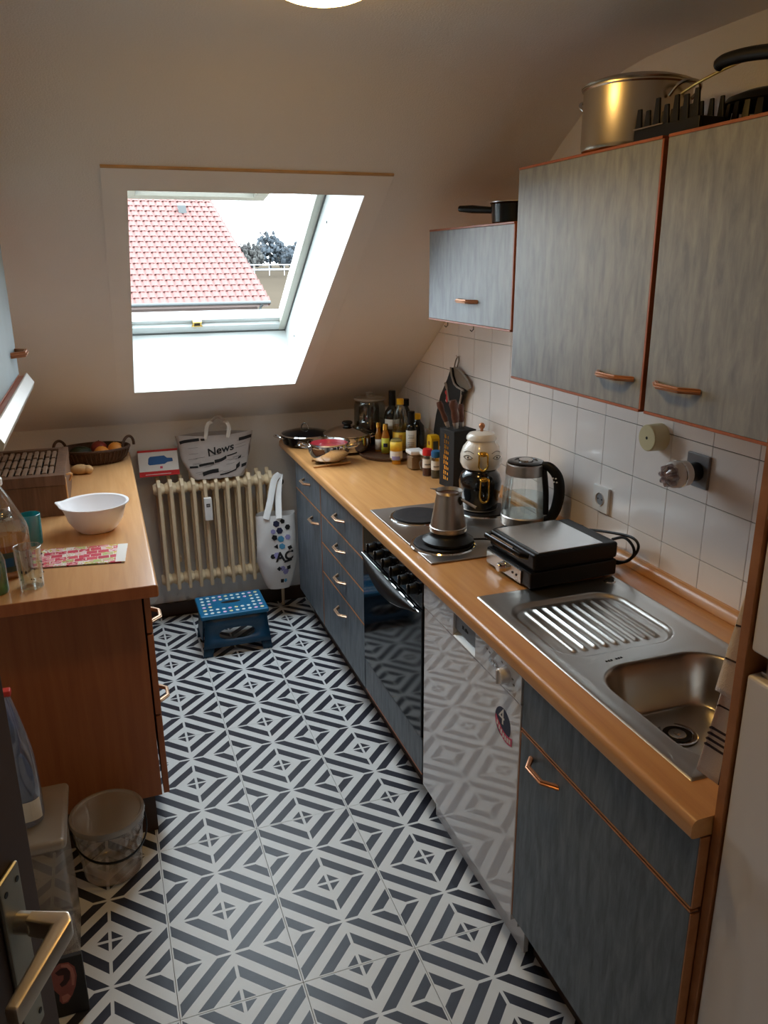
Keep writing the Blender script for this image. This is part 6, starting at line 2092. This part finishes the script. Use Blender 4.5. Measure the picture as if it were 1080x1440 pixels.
rt = None
tiles = []
for r in range(24):
    lim = EX + HIP * r * GAU
    i = 0
    while True:
        x = lim - TWD * (i + 0.55) - (0.0)
        x = round((x - 0.07 * 0) / 1, 4)
        if x < -3.4:
            break
        tiles.append((x, r))
        i += 1
vis = [t for t in tiles if t[1] <= 16 and t[0] > 0.25 + t[1] * 0.02][:300]
visset = set(vis)
base_tm = tile_mesh()
roof_part = obj('roof', MB().prism([onroof(-3.5, -0.02, -0.02), onroof(EX - 0.02, -0.02, -0.02), onroof(EX + HIP * 8.1, 8.05, -0.02), onroof(-3.5, 8.05, -0.02)], ru * -0.12), 'roof_clay', parent=nh, smooth=0)
tm_ = MB()
tm_.bm = base_tm.bm.copy()
bmesh.ops.translate(tm_.bm, verts=tm_.bm.verts, vec=BASE[nh.name])
rt = obj('roof_tile', tm_, 'roof_clay', parent=roof_part, smooth=50)
for i, (x, r) in enumerate(vis):
    p = onroof(x, r * GAU) - BASE[nh.name]
    if i == 0:
        rt.location = p
    else:
        inst(rt, p, roof_part)
rest = MB()
tmpm = bpy.data.meshes.new('tmp')
base_tm.bm.to_mesh(tmpm)
for x, r in tiles:
    if (x, r) in visset:
        continue
    k0 = len(rest.bm.verts)
    rest.bm.from_mesh(tmpm)
    rest.bm.verts.ensure_lookup_table()
    bmesh.ops.translate(rest.bm, verts=rest.bm.verts[k0:], vec=onroof(x, r * GAU))
obj('roof_tiles_rest', rest, 'roof_clay', parent=roof_part, smooth=50, kind='stuff')
base_tm.bm.free()
bpy.data.meshes.remove(tmpm)
obj('hip_face', MB().prism([onroof(EX, 0, 0), onroof(EX + HIP * 8.05, 8.05, 0), Vector((EX + 0.1, EY + 13, EZ))], (-0.05, 0, -0.1)), 'roof_clay', parent=nh, smooth=0)
obj('gutter', MB().cyl((-3.5, EY - 0.08, EZ + 0.0), (EX - 0.02, EY - 0.08, EZ + 0.0), 0.065, 12), 'gutter_zinc', parent=nh)
obj('wall', MB().box((-3.4, EY + 0.35, -7), (EX - 0.45, EY + 9.0, EZ + 0.12)), 'house_wall', parent=nh, smooth=0)
obj('eaves_board', MB().box((-3.4, EY + 0.0, EZ - 0.16), (EX - 0.1, EY + 0.36, EZ - 0.06)), 'house_wall', parent=nh, smooth=0)
obj('downpipe', MB().tube([(EX - 0.35, EY - 0.08, EZ - 0.05), (EX - 0.50, EY + 0.22, EZ - 0.45), (EX - 0.50, EY + 0.28, -7)], 0.05, 8), 'gutter_zinc', parent=nh)
vp = onroof(3.25, 5.55, 0.05)
obj('roof_vent', MB().prism([tuple(vp + Vector((-0.16, 0, 0))), tuple(vp + Vector((0.16, 0, 0))), tuple(vp + Vector((0.12, -0.1, 0.30))), tuple(vp + Vector((-0.20, -0.1, 0.30)))], (0, 0.35, 0.1)), 'vent_grey', parent=nh, smooth=0)

gm = MB().grid(lambda u, v: (-150 + 420 * u, 42 + 500 * v, -7 + (8.0 * sstep((42 + 500 * v - 60) / 90))), 40, 60)
gm.quad([(-150, -60, -7.2), (270, -60, -7.2), (270, 43, -7.0), (-150, 43, -7.0)])
obj('ground', gm, 'field', kind='structure')
rl = thing('guard_rail', 'pale guard rail along the far road beyond the roof', 'railing', (32, 128, 0.2))
for k in range(18):
    obj('post', MB().box((14 + k * 2.4, 128, 0.0), (14.1 + k * 2.4, 128.1, 1.7)), 'rail_white', parent=rl, smooth=0)
obj('rail', MB().box((13, 127.85, 1.55), (58, 128, 1.72)), 'rail_white', parent=rl, smooth=0)
obj('rail', MB().box((13, 127.85, 0.80), (58, 128, 1.05)), 'rail_white', parent=rl, smooth=0)


def tree(x, y, h, w, seed, mat, label, trunk=0.3):
    rn = random.Random(seed)
    gz = 0.6
    t = thing('tree', label, 'tree', (x, y, gz), 'trees beyond the field')
    m = MB().tube([(x, y, gz - 0.5), (x + 0.1, y, gz + h * 0.5), (x, y, gz + h * 0.85)], [trunk, trunk * 0.6, 0.05], 7)
    obj('trunk', m, 'bark', parent=t)
    m = MB()
    for k in range(170):
        a, rr_ = rn.random() * 2 * PI, rn.random() ** 0.5 * w * 0.46
        q = 1 - (rr_ / (w * 0.46)) ** 2
        zz_ = gz + h * (0.22 + 0.70 * rn.random() * (0.35 + 0.65 * q))
        s = w * (0.030 + 0.045 * rn.random())
        m.blob((x + rr_ * math.cos(a), y + rr_ * math.sin(a), zz_), (s, s, s * 1.25), 1, 0.35, seed * 31 + k)
    obj('crown', m, mat, parent=t, smooth=0)
    m = MB()
    for k in range(26):
        a = rn.random() * 2 * PI
        b0 = Vector((x, y, gz + h * (0.35 + 0.4 * rn.random())))
        e = b0 + Vector((math.cos(a) * w * 0.5, math.sin(a) * w * 0.5, h * (0.15 + 0.3 * rn.random())))
        m.tube([b0, b0.lerp(e, 0.5) + Vector((0, 0, 0.3)), e], [0.09, 0.06, 0.03], 4)
    obj('branches', m, 'bark', parent=t, smooth=0, kind='stuff')


for i, (x, y, h, w, mt, lb) in enumerate(((22.6, 134, 4.6, 3.2, 'foliage_grey', 'thin bare tree just right of the neighbouring roof edge'), (25.6, 141, 5.2, 5.0, 'foliage_grey', 'grey bare tree second from the neighbouring roof'),
                                          (30.5, 149, 7.8, 6.8, 'foliage_dark', 'tallest round dark tree beyond the guard rail'), (33.5, 139, 5.2, 6.0, 'foliage_dark', 'broad dark tree right of the tallest one, beside the window frame'),
                                          (41.0, 146, 4.8, 6.0, 'foliage_grey', 'low grey tree hidden mostly by the right window frame'), (19.2, 139, 4.4, 3.6, 'foliage_grey', 'low grey tree partly behind the neighbouring roof'),
                                          (24.0, 152, 3.8, 6.5, 'foliage_grey', 'low grey thicket behind the bare trees near the roof edge'), (36.5, 156, 4.6, 7.0, 'foliage_grey', 'wide grey thicket farthest right behind the dark trees'), (28.2, 160, 4.4, 6.0, 'foliage_grey', 'pale thicket behind the gap left of the tallest tree'))):
    tree(x, y, h, w, i + 1, mt, lb)
